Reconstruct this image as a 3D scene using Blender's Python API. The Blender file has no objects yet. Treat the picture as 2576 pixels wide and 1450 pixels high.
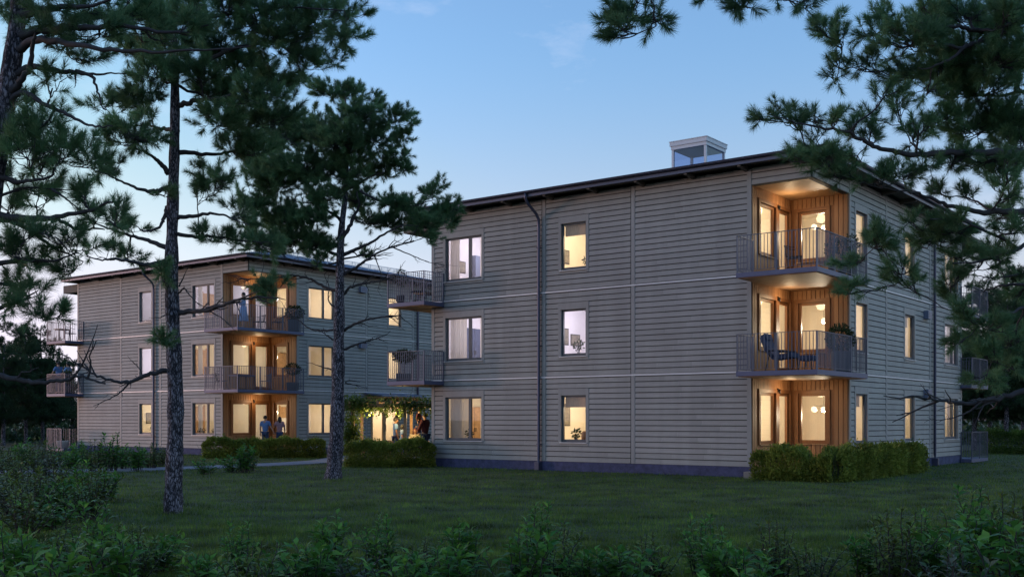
import bpy, bmesh, math, random
import numpy as np
from mathutils import Vector, Matrix

sc = bpy.context.scene
col = sc.collection
R = math.radians

# ------------------------------------------------------------------ camera, sky, sun, exposure
FD, CXD, HZD, ZE = 2744.8, 1287.5, 1053.5, 1.77      # photo measured at 2575 px wide: focal length, centre, horizon, eye height
cam = bpy.data.cameras.new('camera')
cam_ob = bpy.data.objects.new('camera', cam)
col.objects.link(cam_ob)
sc.camera = cam_ob
cam_ob.location = (0, 0, ZE)
cam_ob.rotation_euler = (math.pi / 2, 0, 0)
cam.sensor_width = 36
cam.lens = 38.37
cam.shift_y = 0.1276
cam.clip_end = 3000
SUN_EL, SUN_AZ = 2.0, -76.0                           # sun just above the horizon, to the left of the view
world = bpy.data.worlds.new('World')
sc.world = world
world.use_nodes = True
nt = world.node_tree
bg = nt.nodes['Background']
sky = nt.nodes.new('ShaderNodeTexSky')
sky.sky_type = 'NISHITA'
sky.sun_disc = False
sky.sun_elevation = R(SUN_EL)
sky.sun_rotation = R(SUN_AZ)
sky.altitude = 100
sky.air_density = 1.0
sky.dust_density = 0.6
sky.ozone_density = 2.7
tint = nt.nodes.new('ShaderNodeMix'); tint.data_type = 'RGBA'; tint.blend_type = 'MULTIPLY'
tint.inputs[0].default_value = 1.0
tint.inputs[7].default_value = (0.95, 0.87, 0.905, 1)
vmin = nt.nodes.new('ShaderNodeVectorMath'); vmin.operation = 'MINIMUM'      # the sun is veiled: no hot aureole round it
vmin.inputs[1].default_value = (1.5, 1.12, 1.05)
nt.links.new(sky.outputs[0], vmin.inputs[0]); nt.links.new(vmin.outputs[0], tint.inputs[6])
# thin high cloud, a procedural layer of the sky
geo = nt.nodes.new('ShaderNodeTexCoord')
mp = nt.nodes.new('ShaderNodeMapping'); mp.inputs[3].default_value = (2.2, 2.2, 5.5)
mp.inputs[1].default_value = (2.05, 0.15, 0.4)
nz = nt.nodes.new('ShaderNodeTexNoise'); nz.inputs['Scale'].default_value = 3.1; nz.inputs['Detail'].default_value = 7
nz.inputs['Roughness'].default_value = 0.62
rp = nt.nodes.new('ShaderNodeValToRGB')
rp.color_ramp.elements[0].position = 0.60; rp.color_ramp.elements[0].color = (0, 0, 0, 1)
rp.color_ramp.elements[1].position = 0.80; rp.color_ramp.elements[1].color = (0.26, 0.26, 0.26, 1)
cl = nt.nodes.new('ShaderNodeMix'); cl.data_type = 'RGBA'
cl.inputs[7].default_value = (1.0, 1.02, 1.2, 1)
nt.links.new(geo.outputs['Generated'], mp.inputs[0]); nt.links.new(mp.outputs[0], nz.inputs[0])
nt.links.new(nz.outputs[0], rp.inputs[0]); nt.links.new(rp.outputs[0], cl.inputs[0])
# hazy air low over the horizon: the sky loses its strong colour there
bw = nt.nodes.new('ShaderNodeRGBToBW')
nt.links.new(tint.outputs[2], bw.inputs[0])
hz_c = nt.nodes.new('ShaderNodeMix'); hz_c.data_type = 'RGBA'; hz_c.blend_type = 'MULTIPLY'; hz_c.inputs[0].default_value = 1.0
hz_c.inputs[7].default_value = (0.98, 0.93, 1.13, 1)
bmin = nt.nodes.new('ShaderNodeMath'); bmin.operation = 'MINIMUM'; bmin.inputs[1].default_value = 1.0
nt.links.new(bw.outputs[0], bmin.inputs[0]); nt.links.new(bmin.outputs[0], hz_c.inputs[6])
sep = nt.nodes.new('ShaderNodeSeparateXYZ'); nt.links.new(geo.outputs['Generated'], sep.inputs[0])
hzf = nt.nodes.new('ShaderNodeMapRange'); hzf.interpolation_type = 'SMOOTHSTEP'
hzf.inputs[1].default_value = 0.0; hzf.inputs[2].default_value = 0.34; hzf.inputs[3].default_value = 0.96; hzf.inputs[4].default_value = 0.0
nt.links.new(sep.outputs[2], hzf.inputs[0])
hzm = nt.nodes.new('ShaderNodeMix'); hzm.data_type = 'RGBA'
nt.links.new(hzf.outputs[0], hzm.inputs[0]); nt.links.new(tint.outputs[2], hzm.inputs[6]); nt.links.new(hz_c.outputs[2], hzm.inputs[7])
nt.links.new(hzm.outputs[2], cl.inputs[6]); nt.links.new(cl.outputs[2], bg.inputs[0])
bg.inputs[1].default_value = 0.15
sun = bpy.data.lights.new('sun', 'SUN')
sun.energy = 0.13
sun.angle = R(6)
sun.color = (1.0, 0.62, 0.50)
sun_ob = bpy.data.objects.new('sun', sun)
col.objects.link(sun_ob)
sd = Vector((math.sin(R(SUN_AZ)) * math.cos(R(SUN_EL)), math.cos(R(SUN_AZ)) * math.cos(R(SUN_EL)), math.sin(R(SUN_EL))))
sun_ob.rotation_euler = (-sd).to_track_quat('-Z', 'Y').to_euler()
sun_ob.location = sd * 60
vs = sc.view_settings
vs.view_transform = 'Standard'; vs.look = 'None'; vs.gamma = 1.0; vs.use_curve_mapping = False
vs.exposure = 2.75
sc.cycles.use_denoising = True
sc.cycles.max_bounces = 8
sc.cycles.transparent_max_bounces = 16
sc.cycles.caustics_reflective = False
sc.cycles.caustics_refractive = False
sc.cycles.sample_clamp_indirect = 4

# ------------------------------------------------------------------ helpers
rnd = random.Random(7)
rng = np.random.default_rng(11)


def tag(o, label, cat, group=None):
    o['label'] = label
    o['category'] = cat
    if group:
        o['group'] = group
    return o


def setting(o, kind='structure'):
    o['kind'] = kind
    return o


def empty(name, loc=(0, 0, 0), rz=0.0, parent=None):
    o = bpy.data.objects.new(name, None)
    col.objects.link(o)
    o.empty_display_size = 0.2
    o.location = loc
    o.rotation_euler = (0, 0, rz)
    o.parent = parent
    return o


def link(name, me, parent=None, mat=None):
    o = bpy.data.objects.new(name, me)
    col.objects.link(o)
    o.parent = parent
    if mat is not None and len(me.materials) == 0:
        me.materials.append(mat)
    return o


class MB:
    """collects shapes; build() makes them ONE mesh object"""
    def __init__(s):
        s.v = []; s.f = []

    def add(s, vs_, fs_):
        o = len(s.v)
        s.v += [tuple(p) for p in vs_]
        s.f += [tuple(i + o for i in f) for f in fs_]
        return s

    def box(s, x0, x1, y0, y1, z0, z1):
        return s.add([(x0, y0, z0), (x1, y0, z0), (x1, y1, z0), (x0, y1, z0), (x0, y0, z1), (x1, y0, z1), (x1, y1, z1), (x0, y1, z1)],
                     [(0, 3, 2, 1), (4, 5, 6, 7), (0, 1, 5, 4), (1, 2, 6, 5), (2, 3, 7, 6), (3, 0, 4, 7)])

    def tube(s, pts, rad, n=8, cap=True):
        pts = [Vector(p) for p in pts]
        if not isinstance(rad, (list, tuple)):
            rad = [rad] * len(pts)
        rings = []
        up = Vector((0.13, 0.21, 0.97))
        for i, p in enumerate(pts):
            d = (pts[min(i + 1, len(pts) - 1)] - pts[max(i - 1, 0)])
            if d.length < 1e-9:
                d = Vector((0, 0, 1))
            d.normalize()
            a = d.cross(up)
            if a.length < 0.05:
                a = d.cross(Vector((1, 0, 0)))
            a.normalize()
            b = d.cross(a)
            rings.append([p + (a * math.cos(2 * math.pi * k / n) + b * math.sin(2 * math.pi * k / n)) * rad[i] for k in range(n)])
        vv = [q for r_ in rings for q in r_]
        ff = []
        for i in range(len(rings) - 1):
            for k in range(n):
                k2 = (k + 1) % n
                ff.append((i * n + k, i * n + k2, (i + 1) * n + k2, (i + 1) * n + k))
        if cap:
            ff.append(tuple(range(n - 1, -1, -1)))
            m = (len(rings) - 1) * n
            ff.append(tuple(m + k for k in range(n)))
        return s.add(vv, ff)

    def lathe(s, prof, c=(0, 0, 0), n=12):
        vv = []; ff = []
        for (r_, z) in prof:
            for k in range(n):
                t = 2 * math.pi * k / n
                vv.append((c[0] + r_ * math.cos(t), c[1] + r_ * math.sin(t), c[2] + z))
        for i in range(len(prof) - 1):
            for k in range(n):
                k2 = (k + 1) % n
                ff.append((i * n + k, i * n + k2, (i + 1) * n + k2, (i + 1) * n + k))
        ff.append(tuple(range(n - 1, -1, -1)))
        m = (len(prof) - 1) * n
        ff.append(tuple(m + k for k in range(n)))
        return s.add(vv, ff)

    def ball(s, c, r_, n=12, m=8, sz=1.0):
        prof = [(max(0.0005, r_ * math.sin(math.pi * i / m)), -r_ * sz * math.cos(math.pi * i / m)) for i in range(m + 1)]
        return s.lathe(prof, c, n)

    def mesh(s, name, mat=None, smooth=False):
        me = bpy.data.meshes.new(name)
        me.from_pydata(s.v, [], s.f)
        if smooth:
            me.shade_smooth()
        if mat is not None:
            me.materials.append(mat)
        return me

    def build(s, name, mat=None, parent=None, smooth=False):
        return link(name, s.mesh(name, mat, smooth), parent)


def np_mesh(name, verts, faces, mat=None, nper=3):
    me = bpy.data.meshes.new(name)
    nv, nf = len(verts), len(faces)
    me.vertices.add(nv)
    me.vertices.foreach_set('co', np.asarray(verts, np.float32).ravel())
    me.loops.add(nf * nper)
    me.loops.foreach_set('vertex_index', np.asarray(faces, np.int32).ravel())
    me.polygons.add(nf)
    me.polygons.foreach_set('loop_start', np.arange(0, nf * nper, nper, dtype=np.int32))
    me.update(calc_edges=True)
    if mat is not None:
        me.materials.append(mat)
    return me


def at(px, py, depth):
    """photo pixel (2575 px wide) at a distance along the view axis -> point"""
    return Vector(((px - CXD) / FD * depth, depth, ZE + (HZD - py) / FD * depth))


def ground_depth(py):
    return ZE * FD / (py - HZD)


def copy_tree(o, parent=None):
    c = o.copy()
    col.objects.link(c)
    c.parent = parent
    for ch in list(o.children):
        copy_tree(ch, c)
    return c


# ------------------------------------------------------------------ materials
def mat(name, base, rough=0.6, metal=0.0, var=0.0, noise=0.0, nscale=8.0, bump=0.0, bscale=40.0, stretch=(1, 1, 1), emit=None, estr=0.0, spec=0.5, c2=None):
    m = bpy.data.materials.new(name)
    m.use_nodes = True
    t = m.node_tree
    p = t.nodes['Principled BSDF']
    p.inputs['Base Color'].default_value = (*base, 1)
    p.inputs['Roughness'].default_value = rough
    p.inputs['Metallic'].default_value = metal
    p.inputs['Specular IOR Level'].default_value = spec
    src = None
    if noise > 0 or bump > 0:
        tc = t.nodes.new('ShaderNodeTexCoord')
        mpg = t.nodes.new('ShaderNodeMapping')
        mpg.inputs[3].default_value = stretch
        t.links.new(tc.outputs['Object'], mpg.inputs[0])
    if noise > 0:
        n1 = t.nodes.new('ShaderNodeTexNoise')
        n1.inputs['Scale'].default_value = nscale
        n1.inputs['Detail'].default_value = 5
        n1.inputs['Roughness'].default_value = 0.65
        t.links.new(mpg.outputs[0], n1.inputs[0])
        mx = t.nodes.new('ShaderNodeMix'); mx.data_type = 'RGBA'
        cr = t.nodes.new('ShaderNodeValToRGB')
        cr.color_ramp.elements[0].position = 0.32; cr.color_ramp.elements[1].position = 0.68
        t.links.new(n1.outputs[0], cr.inputs[0])
        t.links.new(cr.outputs[0], mx.inputs[0])
        mx.inputs[6].default_value = (*[max(0, c * (1 - noise)) for c in base], 1)
        mx.inputs[7].default_value = (*(c2 if c2 else [min(1, c * (1 + noise)) for c in base]), 1)
        src = mx.outputs[2]
    if var > 0:
        oi = t.nodes.new('ShaderNodeObjectInfo')
        mr = t.nodes.new('ShaderNodeMapRange')
        mr.inputs[3].default_value = 1 - var; mr.inputs[4].default_value = 1 + var
        t.links.new(oi.outputs['Random'], mr.inputs[0])
        hs = t.nodes.new('ShaderNodeHueSaturation')
        t.links.new(mr.outputs[0], hs.inputs['Value'])
        if src is not None:
            t.links.new(src, hs.inputs['Color'])
        else:
            hs.inputs['Color'].default_value = (*base, 1)
        src = hs.outputs[0]
    if src is not None:
        t.links.new(src, p.inputs['Base Color'])
    if bump > 0:
        n2 = t.nodes.new('ShaderNodeTexNoise')
        n2.inputs['Scale'].default_value = bscale
        n2.inputs['Detail'].default_value = 4
        t.links.new(mpg.outputs[0], n2.inputs[0])
        bn = t.nodes.new('ShaderNodeBump')
        bn.inputs['Strength'].default_value = bump
        bn.inputs['Distance'].default_value = 0.02
        t.links.new(n2.outputs[0], bn.inputs['Height'])
        t.links.new(bn.outputs[0], p.inputs['Normal'])
    if emit:
        p.inputs['Emission Color'].default_value = (*emit, 1)
        p.inputs['Emission Strength'].default_value = estr
    return m


def leaf_mat(name, ca, cb, rough=0.55, trans=0.25, nscale=1.3, lo=0.55, hi=1.4):
    """foliage: each leaf or needle takes its own green; some light passes through"""
    m = bpy.data.materials.new(name)
    m.use_nodes = True
    t = m.node_tree
    p = t.nodes['Principled BSDF']
    g = t.nodes.new('ShaderNodeNewGeometry')
    mx = t.nodes.new('ShaderNodeMix'); mx.data_type = 'RGBA'
    mx.inputs[6].default_value = (*ca, 1); mx.inputs[7].default_value = (*cb, 1)
    t.links.new(g.outputs['Random Per Island'], mx.inputs[0])
    tc = t.nodes.new('ShaderNodeTexCoord')
    nz_ = t.nodes.new('ShaderNodeTexNoise'); nz_.inputs['Scale'].default_value = nscale; nz_.inputs['Detail'].default_value = 5
    t.links.new(tc.outputs['Object'], nz_.inputs[0])
    hs = t.nodes.new('ShaderNodeHueSaturation')
    mr = t.nodes.new('ShaderNodeMapRange'); mr.inputs[1].default_value = 0.3; mr.inputs[2].default_value = 0.7
    mr.inputs[3].default_value = lo; mr.inputs[4].default_value = hi
    t.links.new(nz_.outputs[0], mr.inputs[0]); t.links.new(mr.outputs[0], hs.inputs['Value'])
    t.links.new(mx.outputs[2], hs.inputs['Color'])
    t.links.new(hs.outputs[0], p.inputs['Base Color'])
    p.inputs['Roughness'].default_value = rough
    p.inputs['Specular IOR Level'].default_value = 0.18
    if trans > 0:
        tr = t.nodes.new('ShaderNodeBsdfTranslucent')
        t.links.new(hs.outputs[0], tr.inputs[0])
        ms = t.nodes.new('ShaderNodeMixShader'); ms.inputs[0].default_value = trans
        t.links.new(p.outputs[0], ms.inputs[1]); t.links.new(tr.outputs[0], ms.inputs[2])
        t.links.new(ms.outputs[0], t.nodes['Material Output'].inputs[0])
    return m


def glass_mat(name, refl=1.45, tintc=(1, 1, 1)):
    m = bpy.data.materials.new(name)
    m.use_nodes = True
    t = m.node_tree
    t.nodes.remove(t.nodes['Principled BSDF'])
    fr = t.nodes.new('ShaderNodeFresnel')
    ge = t.nodes.new('ShaderNodeNewGeometry')                 # a pane reflects alike from both faces
    mr = t.nodes.new('ShaderNodeMapRange'); mr.inputs[3].default_value = refl; mr.inputs[4].default_value = 1 / refl
    t.links.new(ge.outputs['Backfacing'], mr.inputs[0]); t.links.new(mr.outputs[0], fr.inputs[0])
    tr = t.nodes.new('ShaderNodeBsdfTransparent'); tr.inputs[0].default_value = (*tintc, 1)
    gl = t.nodes.new('ShaderNodeBsdfGlossy'); gl.inputs['Roughness'].default_value = 0.015
    ms = t.nodes.new('ShaderNodeMixShader')
    t.links.new(fr.outputs[0], ms.inputs[0]); t.links.new(tr.outputs[0], ms.inputs[1]); t.links.new(gl.outputs[0], ms.inputs[2])
    t.links.new(ms.outputs[0], t.nodes['Material Output'].inputs[0])
    return m


def bark_mat(name, dark, light):
    m = bpy.data.materials.new(name)
    m.use_nodes = True
    t = m.node_tree
    p = t.nodes['Principled BSDF']
    p.inputs['Roughness'].default_value = 0.85
    tc = t.nodes.new('ShaderNodeTexCoord')
    mpg = t.nodes.new('ShaderNodeMapping'); mpg.inputs[3].default_value = (1, 1, 0.34)
    t.links.new(tc.outputs['Object'], mpg.inputs[0])
    vo = t.nodes.new('ShaderNodeTexVoronoi'); vo.feature = 'DISTANCE_TO_EDGE'; vo.inputs['Scale'].default_value = 30
    n1 = t.nodes.new('ShaderNodeTexNoise'); n1.inputs['Scale'].default_value = 9; n1.inputs['Detail'].default_value = 6; n1.inputs['Roughness'].default_value = 0.7
    av = t.nodes.new('ShaderNodeMix'); av.data_type = 'RGBA'; av.inputs[0].default_value = 0.12
    t.links.new(mpg.outputs[0], n1.inputs[0])
    t.links.new(mpg.outputs[0], av.inputs[6]); t.links.new(n1.outputs[1], av.inputs[7])
    t.links.new(av.outputs[2], vo.inputs[0])
    mul = t.nodes.new('ShaderNodeMath'); mul.operation = 'MULTIPLY_ADD'; mul.inputs[1].default_value = 2.2
    t.links.new(vo.outputs[0], mul.inputs[0])
    sb = t.nodes.new('ShaderNodeMath'); sb.operation = 'MULTIPLY_ADD'; sb.inputs[1].default_value = 1.5; sb.inputs[2].default_value = -0.55
    t.links.new(n1.outputs[0], sb.inputs[0]); t.links.new(sb.outputs[0], mul.inputs[2])
    cr = t.nodes.new('ShaderNodeValToRGB')
    cr.color_ramp.elements[0].position = 0.36; cr.color_ramp.elements[0].color = (*dark, 1)
    cr.color_ramp.elements[1].position = 0.95; cr.color_ramp.elements[1].color = (*light, 1)
    t.links.new(mul.outputs[0], cr.inputs[0]); t.links.new(cr.outputs[0], p.inputs['Base Color'])
    bn = t.nodes.new('ShaderNodeBump'); bn.inputs['Strength'].default_value = 1.0; bn.inputs['Distance'].default_value = 0.04
    t.links.new(mul.outputs[0], bn.inputs['Height']); t.links.new(bn.outputs[0], p.inputs['Normal'])
    return m


M = {
    'siding': mat('siding_paint', (0.300, 0.294, 0.280), 0.55, var=0.05, noise=0.10, nscale=1.6, stretch=(1, 1, 6), bump=0.12, bscale=60),
    'trim': mat('trim_paint', (0.290, 0.289, 0.283), 0.5, noise=0.05, nscale=3),
    'wall': mat('wall_sheathing', (0.035, 0.036, 0.04), 0.8, noise=0.1, nscale=3),  # near black, so the colour deepens the shade in the board grooves
    'plinth': mat('plinth_concrete', (0.058, 0.064, 0.135), 0.85, noise=0.35, nscale=4, bump=0.25, bscale=30),  # blue reflected from the sky is mixed into this base colour
    'wood': mat('oiled_wood_cladding', (0.37, 0.185, 0.082), 0.5, var=0.16, noise=0.18, nscale=5, stretch=(6, 6, 0.6)),
    'woodframe': mat('oiled_wood_frame', (0.27, 0.115, 0.042), 0.45, noise=0.15, nscale=6, stretch=(4, 4, 1)),
    'soffit': mat('soffit_boards', (0.12, 0.10, 0.085), 0.7, noise=0.15, nscale=4),
    'ceilwood': mat('loggia_ceiling_board', (0.50, 0.30, 0.15), 0.55, noise=0.08, nscale=3),
    'roof': mat('roof_sheet_metal', (0.24, 0.27, 0.33), 0.33, metal=0.6, noise=0.08, nscale=2),
    'gutter': mat('gutter_metal', (0.085, 0.09, 0.14), 0.4, metal=0.5),
    'flash': mat('flashing_metal', (0.60, 0.61, 0.64), 0.45, metal=0.3),
    'rail': mat('galvanised_rail', (0.105, 0.12, 0.17), 0.45, metal=0.45),
    'slab': mat('balcony_steel', (0.10, 0.11, 0.19), 0.5, metal=0.25, noise=0.06, nscale=3),
    'slabunder': mat('balcony_soffit', (0.27, 0.15, 0.075), 0.6, noise=0.1, nscale=3),
    'frame': mat('window_frame_paint', (0.075, 0.085, 0.10), 0.45),
    'glass': glass_mat('window_glass', 1.75),
    'lantern_glass': glass_mat('lantern_glass', 1.6, (0.55, 0.62, 0.80)),
    'room': mat('room_plaster', (0.74, 0.69, 0.58), 0.9, noise=0.04, nscale=1.5),
    'roomcool': mat('room_plaster_cool', (0.70, 0.68, 0.72), 0.9, noise=0.04, nscale=1.5),
    'roomfloor': mat('room_oak_floor', (0.40, 0.26, 0.14), 0.5, noise=0.2, nscale=4, stretch=(1, 8, 1)),
    'curtain': None,
    'white': mat('white_paint', (0.62, 0.65, 0.70), 0.5),
    'bluegrey': mat('blue_grey_metal', (0.16, 0.20, 0.30), 0.45, metal=0.3),
    'dark': mat('dark_fabric', (0.03, 0.035, 0.05), 0.8),
    'navy': mat('navy_fabric', (0.035, 0.05, 0.10), 0.85, noise=0.2, nscale=10),
    'blackmetal': mat('black_metal', (0.02, 0.02, 0.022), 0.4, metal=0.4),
    'oak': mat('oak_wood', (0.45, 0.27, 0.13), 0.5, noise=0.2, nscale=7, stretch=(1, 6, 1)),
    'pot': mat('pot_ceramic', (0.08, 0.085, 0.10), 0.5),
    'potwhite': mat('pot_white', (0.6, 0.58, 0.55), 0.5),
    'terracotta': mat('vase_amber', (0.40, 0.17, 0.06), 0.35),
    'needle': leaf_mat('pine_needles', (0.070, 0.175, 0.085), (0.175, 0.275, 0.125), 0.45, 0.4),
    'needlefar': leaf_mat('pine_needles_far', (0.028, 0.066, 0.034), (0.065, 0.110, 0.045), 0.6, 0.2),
    'bark': bark_mat('pine_bark', (0.012, 0.012, 0.022), (0.42, 0.40, 0.48)),
    'twig': mat('twig_bark', (0.035, 0.032, 0.036), 0.85, noise=0.35, nscale=20),
    'hedge': leaf_mat('hedge_leaves', (0.110, 0.165, 0.028), (0.270, 0.310, 0.060), 0.45, 0.4),
    'vine': leaf_mat('vine_leaves', (0.060, 0.120, 0.024), (0.15, 0.21, 0.040), 0.45, 0.45),
    'shrub': leaf_mat('shrub_leaves', (0.040, 0.150, 0.030), (0.170, 0.370, 0.065), 0.36, 0.4),
    'shrub2': leaf_mat('shrub_leaves_olive', (0.060, 0.110, 0.026), (0.17, 0.24, 0.055), 0.40, 0.25),
    'shrub3': leaf_mat('shrub_leaves_purple', (0.045, 0.095, 0.035), (0.12, 0.135, 0.09), 0.42, 0.2),
    'potleaf': leaf_mat('pot_plant_leaves', (0.018, 0.038, 0.016), (0.05, 0.085, 0.03), 0.5, 0.2),
    'grass': leaf_mat('grass_blades', (0.048, 0.115, 0.024), (0.155, 0.210, 0.040), 0.6, 0.35, 1.1, 0.30, 1.8),
    'lawn': mat('lawn_soil', (0.026, 0.044, 0.015), 0.95, noise=0.4, nscale=0.6),
    'path': mat('path_asphalt', (0.20, 0.21, 0.25), 0.8, noise=0.12, nscale=5, bump=0.2, bscale=80),
    'paving': mat('terrace_paving', (0.24, 0.22, 0.20), 0.8, noise=0.15, nscale=3),
    'globe': mat('lamp_globe', (0.9, 0.85, 0.75), 0.4, emit=(1.0, 0.82, 0.55), estr=0.22),
    'skin': mat('skin', (0.42, 0.25, 0.18), 0.55),
    'skindark': mat('skin_brown', (0.20, 0.105, 0.07), 0.55),
    'hair': mat('hair_dark', (0.012, 0.010, 0.009), 0.6),
    'hairred': mat('hair_red', (0.16, 0.045, 0.018), 0.6),
    'blue': mat('blue_cotton', (0.10, 0.20, 0.42), 0.85, noise=0.12, nscale=14),
    'lightblue': mat('light_blue_cotton', (0.22, 0.34, 0.55), 0.85, noise=0.12, nscale=14),
    'pink': mat('pink_cotton', (0.34, 0.20, 0.22), 0.85, noise=0.12, nscale=14),
    'jeans': mat('denim', (0.025, 0.045, 0.11), 0.9, noise=0.15, nscale=20),
    'cream': mat('cream_wool', (0.55, 0.48, 0.33), 0.9),
    'maroon': mat('maroon_wool', (0.09, 0.022, 0.028), 0.9, noise=0.2, nscale=15),
    'picture': mat('picture_print', (0.55, 0.48, 0.35), 0.6, noise=0.5, nscale=9, c2=(0.10, 0.09, 0.08)),
}
_c = bpy.data.materials.new('curtain_voile'); _c.use_nodes = True
_t = _c.node_tree
_p = _t.nodes['Principled BSDF']; _p.inputs['Base Color'].default_value = (0.72, 0.68, 0.62, 1); _p.inputs['Roughness'].default_value = 0.9
_tr = _t.nodes.new('ShaderNodeBsdfTranslucent'); _tr.inputs[0].default_value = (0.78, 0.72, 0.66, 1)
_ms = _t.nodes.new('ShaderNodeMixShader'); _ms.inputs[0].default_value = 0.5
_t.links.new(_p.outputs[0], _ms.inputs[1]); _t.links.new(_tr.outputs[0], _ms.inputs[2])
_t.links.new(_ms.outputs[0], _t.nodes['Material Output'].inputs[0])
M['curtain'] = _c


def weather(m):
    """broad uneven ageing and faint rain streaks over a painted wall"""
    t = m.node_tree
    p = t.nodes['Principled BSDF']
    src = p.inputs['Base Color'].links[0].from_socket
    ge = t.nodes.new('ShaderNodeNewGeometry')
    out = src
    for sc_, lo_, hi_ in (((2.6, 2.6, 0.22), 0.90, 1.05), ((0.35, 0.35, 0.6), 0.92, 1.08)):
        mp_ = t.nodes.new('ShaderNodeMapping'); mp_.inputs[3].default_value = sc_
        t.links.new(ge.outputs['Position'], mp_.inputs[0])
        n_ = t.nodes.new('ShaderNodeTexNoise'); n_.inputs['Scale'].default_value = 1.0; n_.inputs['Detail'].default_value = 6
        t.links.new(mp_.outputs[0], n_.inputs[0])
        r_ = t.nodes.new('ShaderNodeMapRange'); r_.inputs[1].default_value = 0.3; r_.inputs[2].default_value = 0.7; r_.inputs[3].default_value = lo_; r_.inputs[4].default_value = hi_
        t.links.new(n_.outputs[0], r_.inputs[0])
        h_ = t.nodes.new('ShaderNodeHueSaturation')
        t.links.new(out, h_.inputs['Color']); t.links.new(r_.outputs[0], h_.inputs['Value'])
        out = h_.outputs[0]
    t.links.new(out, p.inputs['Base Color'])


for _k in ('siding', 'trim', 'plinth'):
    weather(M[_k])

# ------------------------------------------------------------------ ground, path
setting(MB().add([(-1500, -300, 0), (1500, -300, 0), (1500, 2500, 0), (-1500, 2500, 0)], [(0, 1, 2, 3)]).build('ground', M['lawn']))
pp = [(-30, 31.5), (-17.5, 36.0), (-13.6, 37.6), (-11.0, 40.0), (-8.6, 43.4), (-7.6, 46.0), (-7.2, 52.0)]
pm = MB()
pv = []
for i, (x, y) in enumerate(pp):
    a = Vector(pp[max(i - 1, 0)]); b = Vector(pp[min(i + 1, len(pp) - 1)])
    d = (b - a).normalized(); n = Vector((-d.y, d.x)) * 0.95
    pv += [(x + n.x, y + n.y, 0.035), (x - n.x, y - n.y, 0.035), (x + n.x, y + n.y, -0.02), (x - n.x, y - n.y, -0.02)]
pf = []
for i in range(len(pp) - 1):
    o = i * 4; q = o + 4
    pf += [(o + 1, q + 1, q, o), (o, q, q + 2, o + 2), (o + 3, q + 3, q + 1, o + 1)]
setting(pm.add(pv, pf).build('path', M['path']))

# ------------------------------------------------------------------ apartment buildings (local x runs along the right-hand facade, local y along the left-hand one)
RZ = R(52.86)
LB, LA = 3.0, 1.9                     # the corner loggia's recess along x and y
PITCH = 0.1785
ZF = [0.33, 3.255, 6.19]              # finished floors
ROWS = [16, 16, 18]
Z_TOP = 9.40
FLOORN = ['ground-floor', 'middle-floor', 'top-floor']
cx_, sx_ = math.cos(RZ), math.sin(RZ)


def wpt(C, x, y, z=0.0):
    return Vector((C[0] + x * cx_ - y * sx_, C[1] + x * sx_ + y * cx_, z))


def board_mesh(axis):
    # lapped board of unit length, thicker at its lower edge; axis 'y': facade on x = 0, 'x': facade on y = 0
    prof = [(0.0, 0.0), (0.029, 0.0), (0.031, 0.006), (0.018, 0.154), (0.0, 0.154)]
    vv = []
    for t in (0.0, 1.0):
        for d, z in prof:
            vv.append((-d, t, z) if axis == 'y' else (t, -d, z))
    n = len(prof)
    ff = [(k, (k + 1) % n, n + (k + 1) % n, n + k) for k in range(n)] + [tuple(range(n - 1, -1, -1)), tuple(range(n, 2 * n))]
    me = bpy.data.meshes.new('siding_board')
    me.from_pydata(vv, [], ff)
    me.materials.append(M['siding'])
    return me


BOARD = {'y': board_mesh('y'), 'x': board_mesh('x')}
CLAD = {}
for ax in 'xy':
    mb = MB()
    if ax == 'x':      # wall on y = const, board faces -y
        mb.add([(0, 0, 0), (0.138, 0, 0), (0.138, 0, 1), (0, 0, 1), (0.006, -0.022, 0), (0.132, -0.022, 0), (0.132, -0.022, 1), (0.006, -0.022, 1)],
               [(4, 5, 6, 7), (0, 4, 7, 3), (5, 1, 2, 6), (0, 1, 5, 4), (7, 6, 2, 3)])
    else:
        mb.add([(0, 0, 0), (0, 0.138, 0), (0, 0.138, 1), (0, 0, 1), (-0.022, 0.006, 0), (-0.022, 0.132, 0), (-0.022, 0.132, 1), (-0.022, 0.006, 1)],
               [(4, 7, 6, 5), (0, 3, 7, 4), (5, 6, 2, 1), (0, 4, 5, 1), (7, 3, 2, 6)])
    CLAD[ax] = mb.mesh('cladding_board', M['wood'])
BAL = MB().box(-0.0085, 0.0085, -0.0085, 0.0085, 0, 1).mesh('baluster', M['rail'])


def sheet(mb, fn, u0, u1, z0, z1, holes, depth=0.13):
    us = sorted({u0, u1} | {h[0] for h in holes} | {h[1] for h in holes})
    zs = sorted({z0, z1} | {h[2] for h in holes} | {h[3] for h in holes})
    for i in range(len(us) - 1):
        for j in range(len(zs) - 1):
            uc, zc = (us[i] + us[i + 1]) / 2, (zs[j] + zs[j + 1]) / 2
            if any(h[0] < uc < h[1] and h[2] < zc < h[3] for h in holes):
                continue
            mb.add([fn(us[i], zs[j], 0), fn(us[i + 1], zs[j], 0), fn(us[i + 1], zs[j + 1], 0), fn(us[i], zs[j + 1], 0)], [(0, 1, 2, 3)])
    for (a, b, c, d) in holes:
        P = [fn(a, c, 0), fn(b, c, 0), fn(b, d, 0), fn(a, d, 0), fn(a, c, depth), fn(b, c, depth), fn(b, d, depth), fn(a, d, depth)]
        mb.add(P, [(0, 1, 5, 4), (1, 2, 6, 5), (2, 3, 7, 6), (3, 0, 4, 7)])


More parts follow.
